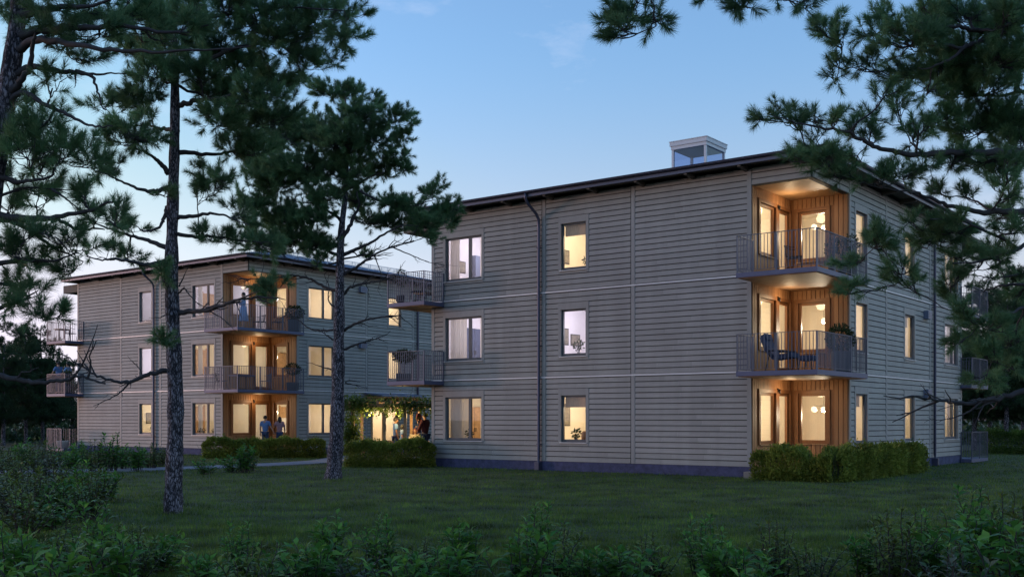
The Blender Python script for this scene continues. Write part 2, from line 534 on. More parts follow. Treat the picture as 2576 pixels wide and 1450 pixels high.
def fbox(mb, fn, u0, u1, z0, z1, d0, d1):
    """box given in facade coordinates (d > 0 goes into the building)"""
    P = [fn(u0, z0, d0), fn(u1, z0, d0), fn(u1, z0, d1), fn(u0, z0, d1), fn(u0, z1, d0), fn(u1, z1, d0), fn(u1, z1, d1), fn(u0, z1, d1)]
    mb.add(P, [(0, 3, 2, 1), (4, 5, 6, 7), (0, 1, 5, 4), (1, 2, 6, 5), (2, 3, 7, 6), (3, 0, 4, 7)])


FN = {'A': lambda u, z, d: (d, u, z), 'B': lambda u, z, d: (u, d, z),
      'W1': lambda u, z, d: (u, LA + d, z), 'W2': lambda u, z, d: (LB + d, u, z)}
ROWZ = [[ZF[k] + PITCH * i for i in range(ROWS[k])] for k in range(3)]


def window(bld, side, u0, u1, k, double=None, wood=False, z0=None, z1=None, door=False):
    """double = position of the mullion (facade coordinate)"""
    fn = FN[side]
    zz0 = ZF[k] + 0.66 if z0 is None else z0
    zz1 = ZF[k] + 2.27 if z1 is None else z1
    fm = M['woodframe'] if wood else M['frame']
    t = 0.075 if not wood else 0.085
    d0, d1 = (0.045, 0.115) if not wood else (0.04, 0.12)
    mb = MB()
    fbox(mb, fn, u0, u0 + t, zz0, zz1, d0, d1)
    fbox(mb, fn, u1 - t, u1, zz0, zz1, d0, d1)
    fbox(mb, fn, u0 + t, u1 - t, zz1 - t, zz1, d0 + 0.003, d1)
    fbox(mb, fn, u0 + t, u1 - t, zz0, zz0 + t * (1.3 if not door else 1.6), d0 + 0.003, d1)
    if double is not None:
        fbox(mb, fn, double - 0.055, double + 0.055, zz0 + t * 1.3, zz1 - t, d0 - 0.012, d1)
    w = mb.build('window' if not door else 'glazed_door', fm, bld)
    edges = [u0 + t, u1 - t] if double is None else [u0 + t, double - 0.055, double + 0.055, u1 - t]
    for i in range(0, len(edges), 2):
        g = MB()
        zl = zz0 + t * (1.3 if not door else 1.6)
        g.add([fn(edges[i], zl, d0 + 0.035), fn(edges[i + 1], zl, d0 + 0.035), fn(edges[i + 1], zz1 - t, d0 + 0.035), fn(edges[i], zz1 - t, d0 + 0.035)], [(0, 1, 2, 3)])
        g.build('pane', M['glass'], w)
    if not door:
        s = MB()
        fbox(s, fn, u0 - 0.03, u1 + 0.03, zz0 - 0.028, zz0 - 0.004, -0.085 if not wood else -0.07, 0.11)
        s.build('sill', M['flash'] if not wood else M['oak'], w)
    c = MB()
    if not wood:
        # the flat surround reaches the next board joints above and below
        lo = max(z for z in ROWZ[k] if z <= zz0 - 0.03)
        hi = min(z for z in ROWZ[k] + [ZF[k] + PITCH * ROWS[k]] if z >= zz1 + 0.06) - 0.012
        cw = 0.095
        fbox(c, fn, u0 - cw, u0 + 0.012, lo, hi, -0.036, 0.044)
        fbox(c, fn, u1 - 0.012, u1 + cw, lo, hi, -0.036, 0.044)
        fbox(c, fn, u0 + 0.012, u1 - 0.012, zz1 - 0.012, hi - 0.003, -0.034, 0.043)
        fbox(c, fn, u0 + 0.012, u1 - 0.012, lo, zz0 - 0.03, -0.034, 0.0)
        c.build('casing', M['trim'], w)
        return (u0 - cw - 0.008, u1 + cw + 0.008, lo - 0.01, hi)
    cw = 0.11
    fbox(c, fn, u0 - cw, u0, zz0 - 0.0, zz1 + cw, -0.045, 0.04)
    fbox(c, fn, u1, u1 + cw, zz0 - 0.0, zz1 + cw, -0.045, 0.04)
    fbox(c, fn, u0, u1, zz1, zz1 + cw - 0.003, -0.043, 0.04)
    c.build('casing', M['woodframe'], w)
    return (u0 - cw, u1 + cw, zz0 - 0.03, zz1 + cw)


def swept(mb, pts, r_, n=8):
    mb.tube(pts, r_, n)


def balcony(bld, pieces, z, path, bal_list, C, under=True):
    """slab pieces (x0, x1, y0, y1) with top z; path = line of the railing in plan"""
    mb = MB()
    for q in pieces:
        mb.box(q[0], q[1], q[2], q[3], z - 0.14, z)
    b = mb.build('balcony', M['slab'], bld)
    if under:
        ub = MB()
        for q in pieces:
            ub.box(q[0] + 0.05, q[1] - 0.05, q[2] + 0.05, q[3] - 0.05, z - 0.165, z - 0.141)
        ub.build('balcony_soffit', M['slabunder'], b)
    railing(b, path, z, bal_list, C)
    return b


def railing(b, path, z, bal_list, C):
    hr = MB()
    for i in range(len(path) - 1):
        p, q = Vector((*path[i], 0)), Vector((*path[i + 1], 0))
        L = (q - p).length
        d = (q - p) / L
        n = Vector((-d.y, d.x, 0))
        for zz, th, w in ((z + 1.10, 0.018, 0.025), (z + 0.07, 0.010, 0.018)):
            a0, a1 = p - d * w, q + d * w
            vv = [a0 + n * w, a0 - n * w, a1 - n * w, a1 + n * w]
            hr.add([(v.x, v.y, zz - th) for v in vv] + [(v.x, v.y, zz) for v in vv],
                   [(0, 3, 2, 1), (4, 5, 6, 7), (0, 1, 5, 4), (1, 2, 6, 5), (2, 3, 7, 6), (3, 0, 4, 7)])
        nb = max(2, round(L / 0.108))
        for j in range(1, nb):
            bal_list.append((b, p + d * (L * j / nb), z + 0.06, 1.022, C))
        npost = max(1, round(L / 1.3))
        for j in range(npost + 1):
            if j == npost and i < len(path) - 2:
                continue
            c = p + d * (L * j / npost)
            hr.box(c.x - 0.02, c.x + 0.02, c.y - 0.02, c.y + 0.02, z - 0.15, z + 1.083)
    hr.build('handrail', M['rail'], b)


ROOM_E = {'R': [(.50, 1.0, 1.15), (.9, .8, 1.0), (1, .9, 1), (.9, 1, .95), (.75, .7, .8), (.75, .6, .65)], 'L': [(.75, .8, .4), (.42, .45, .45), (.65, .32, .8), (.9, .8, .85)]}


def lamp(name, p, energy, color, radius=0.1):
    l = bpy.data.lights.new(name, 'POINT')
    l.energy = energy; l.color = color; l.shadow_soft_size = radius
    o = bpy.data.objects.new(name, l)
    col.objects.link(o)
    o.location = p
    return o


def pendant(p, drop, label, energy, color, r_=0.12, group='pendant lamps in the lit rooms', globes=((0, 0),)):
    """ceiling lamp: rose, cord and glass globes with the light they give"""
    t = empty('pendant_lamp', p)
    mb = MB()
    mb.lathe([(0.05, -0.03), (0.055, -0.001)], n=10)
    for gx, gy in globes:
        if gx or gy:
            mb.tube([(0, 0, -drop + r_ + 0.02), (gx, gy, -drop + r_ + 0.02)], 0.008, 6)
    mb.tube([(0, 0, -0.02), (0, 0, -drop + r_)], 0.006, 6)
    mb.build('cord', M['blackmetal'], t)
    for gx, gy in globes:
        MB().ball((gx, gy, -drop), r_, 14, 10).build('globe', M['globe'], t, smooth=True)
    lo = lamp('lamp_light', (0, 0, -drop - r_ - 0.12), energy, color, 0.1)
    lo.parent = t
    return tag(t, label, 'lamp', group)


def curtain(pts, z0, z1, label, parent_c, folds=9, amp=0.035):
    (xa, ya), (xb, yb) = pts
    n = folds * 6
    d = Vector((xb - xa, yb - ya, 0)); L = d.length; d /= L
    nn = Vector((-d.y, d.x, 0))
    vv = []; ff = []
    for j in range(5):
        for i in range(n + 1):
            t = i / n
            o = amp * math.sin(t * folds * 2 * math.pi) * (0.7 + 0.3 * j / 4) + 0.01 * math.sin(t * 31)
            p = Vector((xa, ya, 0)) + d * (L * t) + nn * o
            vv.append((p.x, p.y, z0 + (z1 - z0) * (1 - j / 4)))
    for j in range(4):
        for i in range(n):
            a = j * (n + 1) + i
            ff.append((a, a + 1, a + n + 2, a + n + 1))
    o = MB().add(vv, ff).build('curtain', M['curtain'], None, smooth=True)
    o.location = (parent_c[0], parent_c[1], 0)
    o.rotation_euler = (0, 0, RZ)
    return tag(o, label, 'curtain')


def bushy(mb_seed, n, c, rad, size, up=0.3):
    """leaf faces through an ellipsoid; returns arrays"""
    g = np.random.default_rng(mb_seed)
    u = g.normal(size=(n, 3)); u /= np.linalg.norm(u, axis=1)[:, None]
    rr = g.uniform(0.35, 1.0, n) ** 0.5
    p = np.array(c) + u * rr[:, None] * np.array(rad)
    ax = u + g.normal(size=(n, 3)) * 0.7 + np.array([0, 0, up]); ax /= np.linalg.norm(ax, axis=1)[:, None]
    sd_ = np.cross(ax, g.normal(size=(n, 3))); sd_ /= np.linalg.norm(sd_, axis=1)[:, None]
    s = size * g.uniform(0.7, 1.3, n)[:, None]
    v = np.stack([p, p + ax * s * 0.5 + sd_ * s * 0.24, p + ax * s, p + ax * s * 0.5 - sd_ * s * 0.24], 1)
    return v.reshape(-1, 3), np.arange(n * 4).reshape(-1, 4)


def pot_plant(p, rad, h_pot, r_pot, seed, label, n=500, size=0.09, stem=0.0, pot='pot', square=False, leafm='potleaf', squash=1.0, name='potted_plant'):
    t = empty(name, p)
    if square:
        m2 = MB().add([(-r_pot, -r_pot, 0), (r_pot, -r_pot, 0), (r_pot, r_pot, 0), (-r_pot, r_pot, 0)] + [(s1 * r_pot * 1.08, s2 * r_pot * 1.08, h_pot) for s1, s2 in ((-1, -1), (1, -1), (1, 1), (-1, 1))],
                      [(0, 3, 2, 1), (0, 1, 5, 4), (1, 2, 6, 5), (2, 3, 7, 6), (3, 0, 4, 7), (4, 5, 6, 7)])
        m2.build('pot', M[pot], t)
    else:
        MB().lathe([(r_pot * 0.72, 0), (r_pot, h_pot * 0.9), (r_pot * 1.08, h_pot), (r_pot * 0.95, h_pot * 0.985)], n=16).build('pot', M[pot], t, smooth=True)
    zc = h_pot + stem + rad * squash * 0.85
    sm = MB()
    sm.tube([(0, 0, h_pot * 0.9), (0.01, -0.01, h_pot + stem), (0, 0, zc)], [0.022, 0.016, 0.01], 6)
    for k in range(7):
        a = k * 2.4
        sm.tube([(0, 0, h_pot + stem), (rad * 0.6 * math.cos(a), rad * 0.6 * math.sin(a), zc + rad * 0.2 * math.sin(k))], [0.009, 0.004], 5)
    sm.build('stem', M['twig'], t)
    v, f = bushy(seed, n, (0, 0, zc), (rad, rad, rad * squash), size)
    link('foliage', np_mesh('pot_foliage', v, f, M[leafm], 4), t)
    return tag(t, label, 'plant')


def building(name, label, C, a_len, b_len, a_win, b_win, a_joint, b_joint, a_pipe, b_pipe, vents, who, rooms, cap_boards=300, small_b=None, entrance=None):
    bld = empty(name, (C[0], C[1], 0), RZ)
    tag(bld, label, 'building', 'three-storey apartment buildings')
    wall = MB(); wood = MB()
    cut = {'A': [], 'B': [], 'W1': [], 'W2': []}
    holes = {'A': [], 'B': [], 'W1': [], 'W2': []}
    for side, wins in (('A', a_win), ('B', b_win)):
        for (u0, u1, dbl) in wins:
            for k in range(3):
                cut[side].append(window(bld, side, u0, u1, k, dbl))
                holes[side].append((u0, u1, ZF[k] + 0.66, ZF[k] + 2.27))
    if small_b:
        for k in (1, 2):
            cut['B'].append(window(bld, 'B', small_b[0], small_b[1], k))
            holes['B'].append((small_b[0], small_b[1], ZF[k] + 0.66, ZF[k] + 2.27))
    for k in range(3):
        z = ZF[k]
        cut['W1'].append(window(bld, 'W1', 0.56, 1.73, k, None, True))
        holes['W1'].append((0.56, 1.73, z + 0.66, z + 2.27))
        cut['W1'].append(window(bld, 'W1', 1.96, 2.84, k, None, True, z + 0.03, z + 2.27, True))
        holes['W1'].append((1.96, 2.84, z + 0.03, z + 2.27))
        cut['W2'].append(window(bld, 'W2', 0.70, 1.66, k, None, True))
        holes['W2'].append((0.70, 1.66, z + 0.66, z + 2.27))
    if entrance:
        u0, u1 = entrance
        cut['B'].append((u0 - 0.1, u1 + 0.1, 0.3, 2.62)); holes['B'].append((u0, u1, 0.33, 2.5))
    sheet(wall, FN['A'], LA, a_len, ZF[0], Z_TOP, holes['A'])
    sheet(wall, FN['B'], LB, b_len, ZF[0], Z_TOP, holes['B'])
    sheet(wood, FN['W1'], 0.0, LB, 0.05, 8.90, holes['W1'], 0.12)
    sheet(wood, FN['W2'], 0.0, 3.4, 0.05, 8.90, holes['W2'], 0.12)
    # far walls and the beam over the loggia
    wall.add([(0, a_len, 0), (b_len, a_len, 0), (b_len, a_len, Z_TOP), (0, a_len, Z_TOP)], [(0, 3, 2, 1)])
    wall.add([(b_len, 0, 0), (b_len, a_len, 0), (b_len, a_len, Z_TOP), (b_len, 0, Z_TOP)], [(0, 1, 2, 3)])
    wall.box(0.0, 0.18, 0.0, LA, 8.87, Z_TOP)
    wall.box(0.18, LB, 0.0, 0.18, 8.87, Z_TOP)
    wall.build('wall', M['wall'], bld)
    wood.build('loggia_wall', M['woodframe'], bld)
    # plinth
    pl = MB()
    pl.add([(-0.0, LA, -0.1), (-0.0, a_len, -0.1), (-0.0, a_len, ZF[0] + 0.004), (-0.0, LA, ZF[0] + 0.004)], [(0, 1, 2, 3)])
    pl.box(-0.015, 0.05, LA, a_len + 0.015, -0.1, ZF[0] - 0.004)
    pl.box(LB, b_len + 0.015, -0.015, 0.05, -0.1, ZF[0] - 0.004)
    pl.build('plinth', M['plinth'], bld)
    # terrace under the loggia
    MB().box(-0.6, LB - 0.01, -0.5, LA - 0.01, -0.05, 0.20).build('terrace', M['paving'], bld)
    # loggia ceiling
    cb = MB()
    for i in range(14):
        cb.box(0.185 + i * 0.2, 0.185 + i * 0.2 + 0.196, 0.185, LA - 0.002, 8.885, 8.91)
    cb.build('loggia_ceiling', M['ceilwood'], bld)
    # flashing bands and vertical trims
    for z in (3.190, 6.118):
        fl = MB()
        fbox(fl, FN['A'], LA, a_len + 0.02, z, z + 0.052, -0.048, 0.0)
        fbox(fl, FN['B'], LB, b_len + 0.02, z, z + 0.052, -0.048, 0.0)
        fl.build('flashing', M['flash'], bld)
    for side, js in (('A', list(a_joint) + [LA + 0.07, a_len - 0.05]), ('B', list(b_joint) + [LB + 0.07, b_len - 0.05])):
        for u in js:
            for (z0, z1) in ((ZF[0], 3.186), (3.246, 6.112), (6.174, Z_TOP - 0.03)):
                t = MB()
                fbox(t, FN[side], u - 0.068, u + 0.068, z0, z1, -0.037, 0.0)
                t.build('corner_trim' if (u < 3.2 or u > (a_len if side == 'A' else b_len) - 0.2) else 'joint_trim', M['trim'], bld)
    # lapped boards, one piece at a time
    pieces = []
    for side, js, u_min, u_max, ulow in (('A', a_joint, LA, a_len, LA), ('B', b_joint, LB, b_len, LB)):
        ends = [u_min + 0.14] + [e for j in sorted(js) for e in (j - 0.072, j + 0.100)] + [u_max - 0.12]
        for k in range(3):
            for z in ROWZ[k]:
                if z + 0.16 > Z_TOP:
                    continue
                for i in range(0, len(ends), 2):
                    segs = [(ends[i], ends[i + 1])]
                    for (c0, c1, cz0, cz1) in cut[side]:
                        if z + 0.155 > cz0 + 0.02 and z + 0.01 < cz1 - 0.01:
                            ns = []
                            for (s0, s1) in segs:
                                if c1 <= s0 or c0 >= s1:
                                    ns.append((s0, s1))
                                else:
                                    if c0 - s0 > 0.04: ns.append((s0, c0))
                                    if s1 - c1 > 0.04: ns.append((c1, s1))
                            segs = ns
                    pieces += [(side, s0, s1, z) for (s0, s1) in segs]
        # boards on the beam over the loggia
        for z in (8.885, 8.885 + PITCH, 8.885 + 2 * PITCH):
            pieces.append((side, 0.035 if side == 'A' else 0.035, u_min - 0.004, z))

    def size(pc):
        side, s0, s1, z = pc
        p0 = wpt(C, *( (0, s0) if side == 'A' else (s0, 0)), z); p1 = wpt(C, *((0, s1) if side == 'A' else (s1, 0)), z)
        return abs(p1.x / p1.y - p0.x / p0.y) / (0.5 * (p0.y + p1.y))
    gj = random.Random(len(pieces))
    cutp = []
    for (side, s0, s1, z) in pieces:                 # long runs are butted from shorter boards
        while s1 - s0 > 3.2 or (s1 - s0 > 2.0 and gj.random() < 0.35):
            c = gj.uniform(s0 + 0.7, min(s1 - 0.6, s0 + 3.0))
            cutp.append((side, s0, c - 0.0025, z)); s0 = c + 0.0025
        cutp.append((side, s0, s1, z))
    pieces = cutp
    pieces.sort(key=size, reverse=True)
    for (side, s0, s1, z) in pieces[:cap_boards]:
        ax = 'y' if side == 'A' else 'x'
        o = link('siding_board', BOARD[ax], bld)
        o.location = (0, s0, z) if side == 'A' else (s0, 0, z)
        o.scale = (gj.uniform(0.95, 1.05), s1 - s0, 1) if side == 'A' else (s1 - s0, gj.uniform(0.95, 1.05), 1)
        wv = gj.gauss(0, 0.0007)
        o.rotation_euler = (wv, 0, 0) if side == 'A' else (0, wv, 0)
    rest = pieces[cap_boards:]
    if rest:
        rb = MB()
        for (side, s0, s1, z) in rest:
            me = BOARD['y' if side == 'A' else 'x']
            rb.add([((v.co.x, s0 + v.co.y * (s1 - s0), z + v.co.z) if side == 'A' else (s0 + v.co.x * (s1 - s0), v.co.y, z + v.co.z)) for v in me.vertices],
                   [tuple(p.vertices) for p in me.polygons])
        setting(rb.build('siding', M['siding'], bld), 'stuff')
    # upright cladding boards in the loggia
    for side, width in (('W1', LB), ('W2', LA)):
        for k in range(3):
            zb = 0.21 if k == 0 else ZF[k] - 0.06
            zt = (3.03, 5.945, 8.88)[k]
            n = int((width - 0.03) / 0.15)
            for i in range(n + 1):
                u = 0.02 + i * 0.15
                if u + 0.138 > width:
                    continue
                segs = [(zb, zt)]
                for (c0, c1, cz0, cz1) in cut[side]:
                    if u + 0.136 > c0 and u < c1:
                        ns = []
                        for (s0, s1) in segs:
                            if cz1 <= s0 or cz0 >= s1:
                                ns.append((s0, s1))
                            else:
                                if cz0 - s0 > 0.05: ns.append((s0, cz0))
                                if s1 - cz1 > 0.05: ns.append((cz1, s1))
                        segs = ns
                for (s0, s1) in segs:
                    o = link('cladding_board', CLAD['x' if side == 'W1' else 'y'], bld)
                    o.location = (u, LA - 0.001, s0) if side == 'W1' else (LB - 0.001, u, s0)
                    o.scale = (1, 1, s1 - s0)
    # roof: low hip with eaves, gutter, rafters
    OV = 0.62
    x0, x1, y0, y1 = -OV, b_len + OV, -OV, a_len + OV
    half = min(x1 - x0, y1 - y0) / 2
    tp = math.tan(R(12.5))
    zt = 9.585 + half * tp
    rf = MB()
    if x1 - x0 >= y1 - y0:
        rA, rB = (x0 + half, (y0 + y1) / 2, zt), (x1 - half, (y0 + y1) / 2, zt)
        rf.add([(x0, y0, 9.585), (x1, y0, 9.585), (x1, y1, 9.585), (x0, y1, 9.585), rA, rB], [(0, 1, 5, 4), (1, 2, 5), (2, 3, 4, 5), (3, 0, 4)])
    else:
        rA, rB = ((x0 + x1) / 2, y0 + half, zt), ((x0 + x1) / 2, y1 - half, zt)
        rf.add([(x0, y0, 9.585), (x1, y0, 9.585), (x1, y1, 9.585), (x0, y1, 9.585), rA, rB], [(0, 1, 4), (1, 2, 5, 4), (2, 3, 5), (3, 0, 4, 5)])
    roof = rf.build('roof', M['roof'], bld)
    # standing seams run up the slopes
    sm = MB()
    for side in range(2):
        lo, hi = (x0, x1) if side == 0 else (y0, y1)
        n = int((hi - lo) / 0.6)
        for i in range(1, n):
            u = lo + (hi - lo) * i / n
            run = min(u - lo, hi - u, half) - 0.05
            if side == 0:
                a, b = (u, y0 + 0.02, 9.60), (u, y0 + run, 9.60 + run * tp)
            else:
                a, b = (x0 + 0.02, u, 9.60), (x0 + run, u, 9.60 + run * tp)
            sm.tube([a, b], 0.018, 4)
    sm.build('roof_seam', M['roof'], roof)
    fa = MB()
    fa.box(x0, x1, y0 - 0.025, y0, 9.40, 9.575); fa.box(x0, x1, y1, y1 + 0.025, 9.40, 9.575)
    fa.box(x0 - 0.025, x0, y0 - 0.025, y1 + 0.025, 9.402, 9.577); fa.box(x1, x1 + 0.025, y0 - 0.025, y1 + 0.025, 9.402, 9.577)
    fa.build('fascia', M['gutter'], roof)
    so = MB()
    so.box(x0, x1, y0, -0.04, 9.47, 9.50); so.box(x0, -0.04, -0.04, y1, 9.471, 9.501); so.box(b_len, x1, -0.04, y1, 9.472, 9.502); so.box(-0.04, b_len, a_len, y1, 9.473, 9.503)
    so.build('soffit', M['soffit'], roof)
    gu = MB()
    for (p, q) in (((x0 - 0.09, y0 - 0.09), (x1, y0 - 0.09)), ((x0 - 0.09, y0 - 0.09), (x0 - 0.09, y1))):
        d = Vector((q[0] - p[0], q[1] - p[1], 0)).normalized(); n_ = Vector((d.y, -d.x, 0)) if p[0] == q[0] else Vector((0, 1, 0))
        n_ = Vector((1, 0, 0)) if abs(d.y) > 0.5 else Vector((0, 1, 0))
        prof = [(0.062 * math.cos(t), 0.062 * math.sin(t)) for t in [math.pi + math.pi * i / 6 for i in range(7)]]
        vv = []
        for e in (p, q):
            for (o, zz) in prof:
                vv.append((e[0] + n_.x * o, e[1] + n_.y * o, 9.575 + zz))
        gu.add(vv, [(i, i + 1, 7 + i + 1, 7 + i) for i in range(6)])
        gu.add([(v[0], v[1], v[2] - 0.004) for v in vv], [(i, 7 + i, 7 + i + 1, i + 1) for i in range(6)])
        gu.tube([(p[0] - n_.x * 0.066, p[1] - n_.y * 0.066, 9.578), (q[0] - n_.x * 0.066, q[1] - n_.y * 0.066, 9.578)], 0.011, 6)
    gu.build('gutter', M['gutter'], roof)
    RAF = MB().add([(-0.05, 0.0, 0.0), (0.05, 0.0, 0.0), (0.05, 0.56, 0.055), (-0.05, 0.56, 0.055), (-0.05, 0.0, 0.17), (0.05, 0.0, 0.17), (0.05, 0.56, 0.17), (-0.05, 0.56, 0.17)],
                   [(0, 3, 2, 1), (4, 5, 6, 7), (0, 1, 5, 4), (1, 2, 6, 5), (2, 3, 7, 6), (3, 0, 4, 7)]).mesh('rafter', M['soffit'])
    for side, ln in (('A', a_len), ('B', b_len)):
        n = round(ln / 1.95)
        for i in range(n + 1):
            u = 0.25 + (ln - 0.4) * i / n
            o = link('rafter', RAF, roof)
            o.location = (-0.04, u, 9.298) if side == 'A' else (u, -0.04, 9.298)
            o.rotation_euler = (0, 0, R(90)) if side == 'A' else (0, 0, R(180))
    # downpipes
    for side, u in (('A', a_pipe), ('B', b_pipe)):
        if u is None:
            continue
        f = FN[side]
        du = 0.0
        pts = [f(u + 0.14, 9.54, -0.70), f(u + 0.14, 9.36, -0.68), f(u + 0.12, 9.20, -0.60), f(u + 0.02, 8.86, -0.22), f(u, 8.70, -0.12), f(u, 8.4, -0.105), f(u, 0.42, -0.105), f(u, 0.30, -0.13), f(u, 0.18, -0.22)]
        dp = MB(); dp.tube(pts, 0.052, 10)
        pipe = dp.build('downpipe', M['gutter'], bld, smooth=True)
        for zz in (0.9, 2.6, 4.3, 6.0, 7.7):
            cl_ = MB(); fbox(cl_, f, u - 0.065, u + 0.065, zz, zz + 0.03, -0.165, 0.0)
            cl_.build('pipe_clip', M['gutter'], pipe)
        bx = MB(); fbox(bx, f, u - 0.09, u + 0.09, 0.0, 0.30, -0.24, -0.03)
        bx.build('drain_box', M['gutter'], pipe)
    # vents
    for (u, z) in vents:
        v = MB()
        fbox(v, FN['B'], u, u + 0.46, z, z + 0.30, -0.20, 0.0)
        vo_ = v.build('vent_hood', M['bluegrey'], bld)
        g = MB()
        for i in range(4):
            fbox(g, FN['B'], u + 0.05, u + 0.41, z + 0.04 + i * 0.06, z + 0.07 + i * 0.06, -0.212, -0.2)
        g.build('vent_slat', M['gutter'], vo_)
    # lit rooms
    for (rx0, rx1, ry0, ry1, opens, cool, side_f) in rooms:
        for k in range(3):
            z0, z1 = ZF[k], ZF[k] + (2.52 if k < 2 else 2.66)
            rm = MB(); e = 0.012
            if 'y0' not in opens: rm.add([(rx0, ry0, z0), (rx1, ry0, z0), (rx1, ry0, z1), (rx0, ry0, z1)], [(0, 3, 2, 1)])
            if 'y1' not in opens: rm.add([(rx0, ry1, z0), (rx1, ry1, z0), (rx1, ry1, z1), (rx0, ry1, z1)], [(0, 1, 2, 3)])
            if 'x0' not in opens: rm.add([(rx0, ry0, z0), (rx0, ry1, z0), (rx0, ry1, z1), (rx0, ry0, z1)], [(0, 1, 2, 3)])
            if 'x1' not in opens: rm.add([(rx1, ry0, z0), (rx1, ry1, z0), (rx1, ry1, z1), (rx1, ry0, z1)], [(0, 3, 2, 1)])
            rm.add([(rx0, ry0, z1), (rx1, ry0, z1), (rx1, ry1, z1), (rx0, ry1, z1)], [(0, 1, 2, 3)])
            cl_k = (cool >> k) & 1
            rmo = rm.build('room_wall', M['roomcool'] if cl_k else M['room'], bld)
            g5 = random.Random(int(rx0 * 31 + ry0 * 17 + k * 7))
            idr = MB()
            if side_f in ('A',):
                yy = g5.uniform(ry0 + 0.5, ry1 - 1.4)
                idr.box(rx1 - 0.05, rx1 - 0.004, yy, yy + 0.9, z0 + 0.02, z0 + 2.1); idr.box(rx1 - 0.07, rx1 - 0.003, yy - 0.08, yy, z0 + 0.02, z0 + 2.18); idr.box(rx1 - 0.07, rx1 - 0.003, yy + 0.9, yy + 0.98, z0 + 0.02, z0 + 2.18)
            else:
                xx_ = g5.uniform(rx0 + 0.5, rx1 - 1.4)
                idr.box(xx_, xx_ + 0.9, ry1 - 0.05, ry1 - 0.004, z0 + 0.02, z0 + 2.1); idr.box(xx_ - 0.08, xx_, ry1 - 0.07, ry1 - 0.003, z0 + 0.02, z0 + 2.18); idr.box(xx_ + 0.9, xx_ + 0.98, ry1 - 0.07, ry1 - 0.003, z0 + 0.02, z0 + 2.18)
            idr.build('interior_door', M['oak'] if g5.random() < 0.5 else M['dark'] if g5.random() < 0.3 else M['potwhite'], rmo)
            MB().add([(rx0, ry0, z0 + 0.01), (rx1, ry0, z0 + 0.01), (rx1, ry1, z0 + 0.01), (rx0, ry1, z0 + 0.01)], [(0, 3, 2, 1)]).build('room_floor', M['roomfloor'], rmo)
    return bld


PRIOR = []
A_R = dict(C=(8.80, 32.02), a_len=14.78, b_len=15.84)
A_L = dict(C=(-12.58, 52.11), a_len=14.60, b_len=15.84)
# rooms: x0, x1, y0, y1 (local), open sides, which floors are cool white
rooms_R = [(0.0, 3.4, 11.2, 14.6, ('x0',), 0b110, 'A'), (0.0, 3.2, 6.9, 10.0, ('x0',), 0b010, 'A'), (0.12, 2.94, LA, 5.4, ('y0',), 0, 'W'),
           (LB, 6.2, 0.0, 3.4, ('x0', 'y0'), 0, 'C'), (7.4, 10.6, 0.0, 3.2, ('y0',), 0, 'B'), (12.4, 15.7, 0.0, 3.2, ('y0',), 0b010, 'B')]
rooms_L = [(0.0, 3.2, 6.7, 10.0, ('x0',), 0b110, 'A'), (0.0, 2.94, LA, 5.4, ('x0', 'y0'), 0b100, 'W'), (LB, 6.4, 0.0, 3.4, ('x0', 'y0'), 0b000, 'C'),
           (8.2, 11.0, 0.0, 3.2, ('y0',), 0, 'B')]
BR = building('apartment_building', 'nearer grey timber-clad apartment block with roof lantern and lit corner loggias', A_R['C'], A_R['a_len'], A_R['b_len'],
              [(12.39, 14.14, 13.0), (7.88, 8.93, None)], [(3.57, 4.64, None), (8.52, 9.63, None), (13.45, 15.3, 14.75)],
              (6.06, 9.63), (6.54, 11.5), 9.80, 11.87, [(10.72, 5.50), (10.72, 2.58)], 'near', rooms_R)
BL = building('apartment_building', 'farther grey timber-clad apartment block standing behind the two tall pine trunks', A_L['C'], A_L['a_len'], A_L['b_len'],
              [(7.72, 8.79, None), (2.55, 4.29, 3.15)], [(3.78, 5.55, 4.85)],
              (10.45, 6.95), (7.91, 11.6), 7.42, 11.92, [(7.33, 8.50), (7.33, 5.55)], 'far', rooms_L, small_b=(9.62, 10.62), entrance=(8.35, 10.35))
BLD = {'R': (BR, A_R['C']), 'L': (BL, A_L['C'])}

# roof lantern of the nearer block
lt = MB()
lx0, lx1, ly0, ly1 = 7.27, 8.92, 7.15, 8.65
for (x, y) in ((lx0, ly0), (lx1, ly0), (lx0, ly1), (lx1, ly1)):
    lt.box(x - 0.09 if x > 8 else x, x if x > 8 else x + 0.09 , y - 0.09 if y > 8 else y, y if y > 8 else y + 0.09, 10.9, 12.36)
lt.box(lx0 - 0.02, lx1 + 0.02, ly0 - 0.02, ly1 + 0.02, 12.362, 12.50)
lt.box(lx0 - 0.06, lx1 + 0.06, ly0 - 0.06, ly1 + 0.06, 12.502, 12.66)
lt.box(lx0 - 0.08, lx1 + 0.08, ly0 - 0.08, ly1 + 0.08, 12.662, 12.69)
lt.box(lx0 + 0.002, lx1 - 0.002, ly0 + 0.002, ly1 - 0.002, 10.9, 11.25)
lan = lt.build('roof_lantern', M['white'], BR)
for f in (((lx0 + 0.03, ly0 + 0.09), (lx0 + 0.03, ly1 - 0.09)), ((lx0 + 0.09, ly0 + 0.03), (lx1 - 0.09, ly0 + 0.03)), ((lx1 - 0.03, ly0 + 0.09), (lx1 - 0.03, ly1 - 0.09)), ((lx0 + 0.09, ly1 - 0.03), (lx1 - 0.09, ly1 - 0.03))):
    (xa, ya), (xb, yb) = f
    MB().add([(xa, ya, 11.25), (xb, yb, 11.25), (xb, yb, 12.36), (xa, ya, 12.36)], [(0, 1, 2, 3)]).build('pane', M['lantern_glass'] if 'lantern_glass' in M else M['glass'], lan)

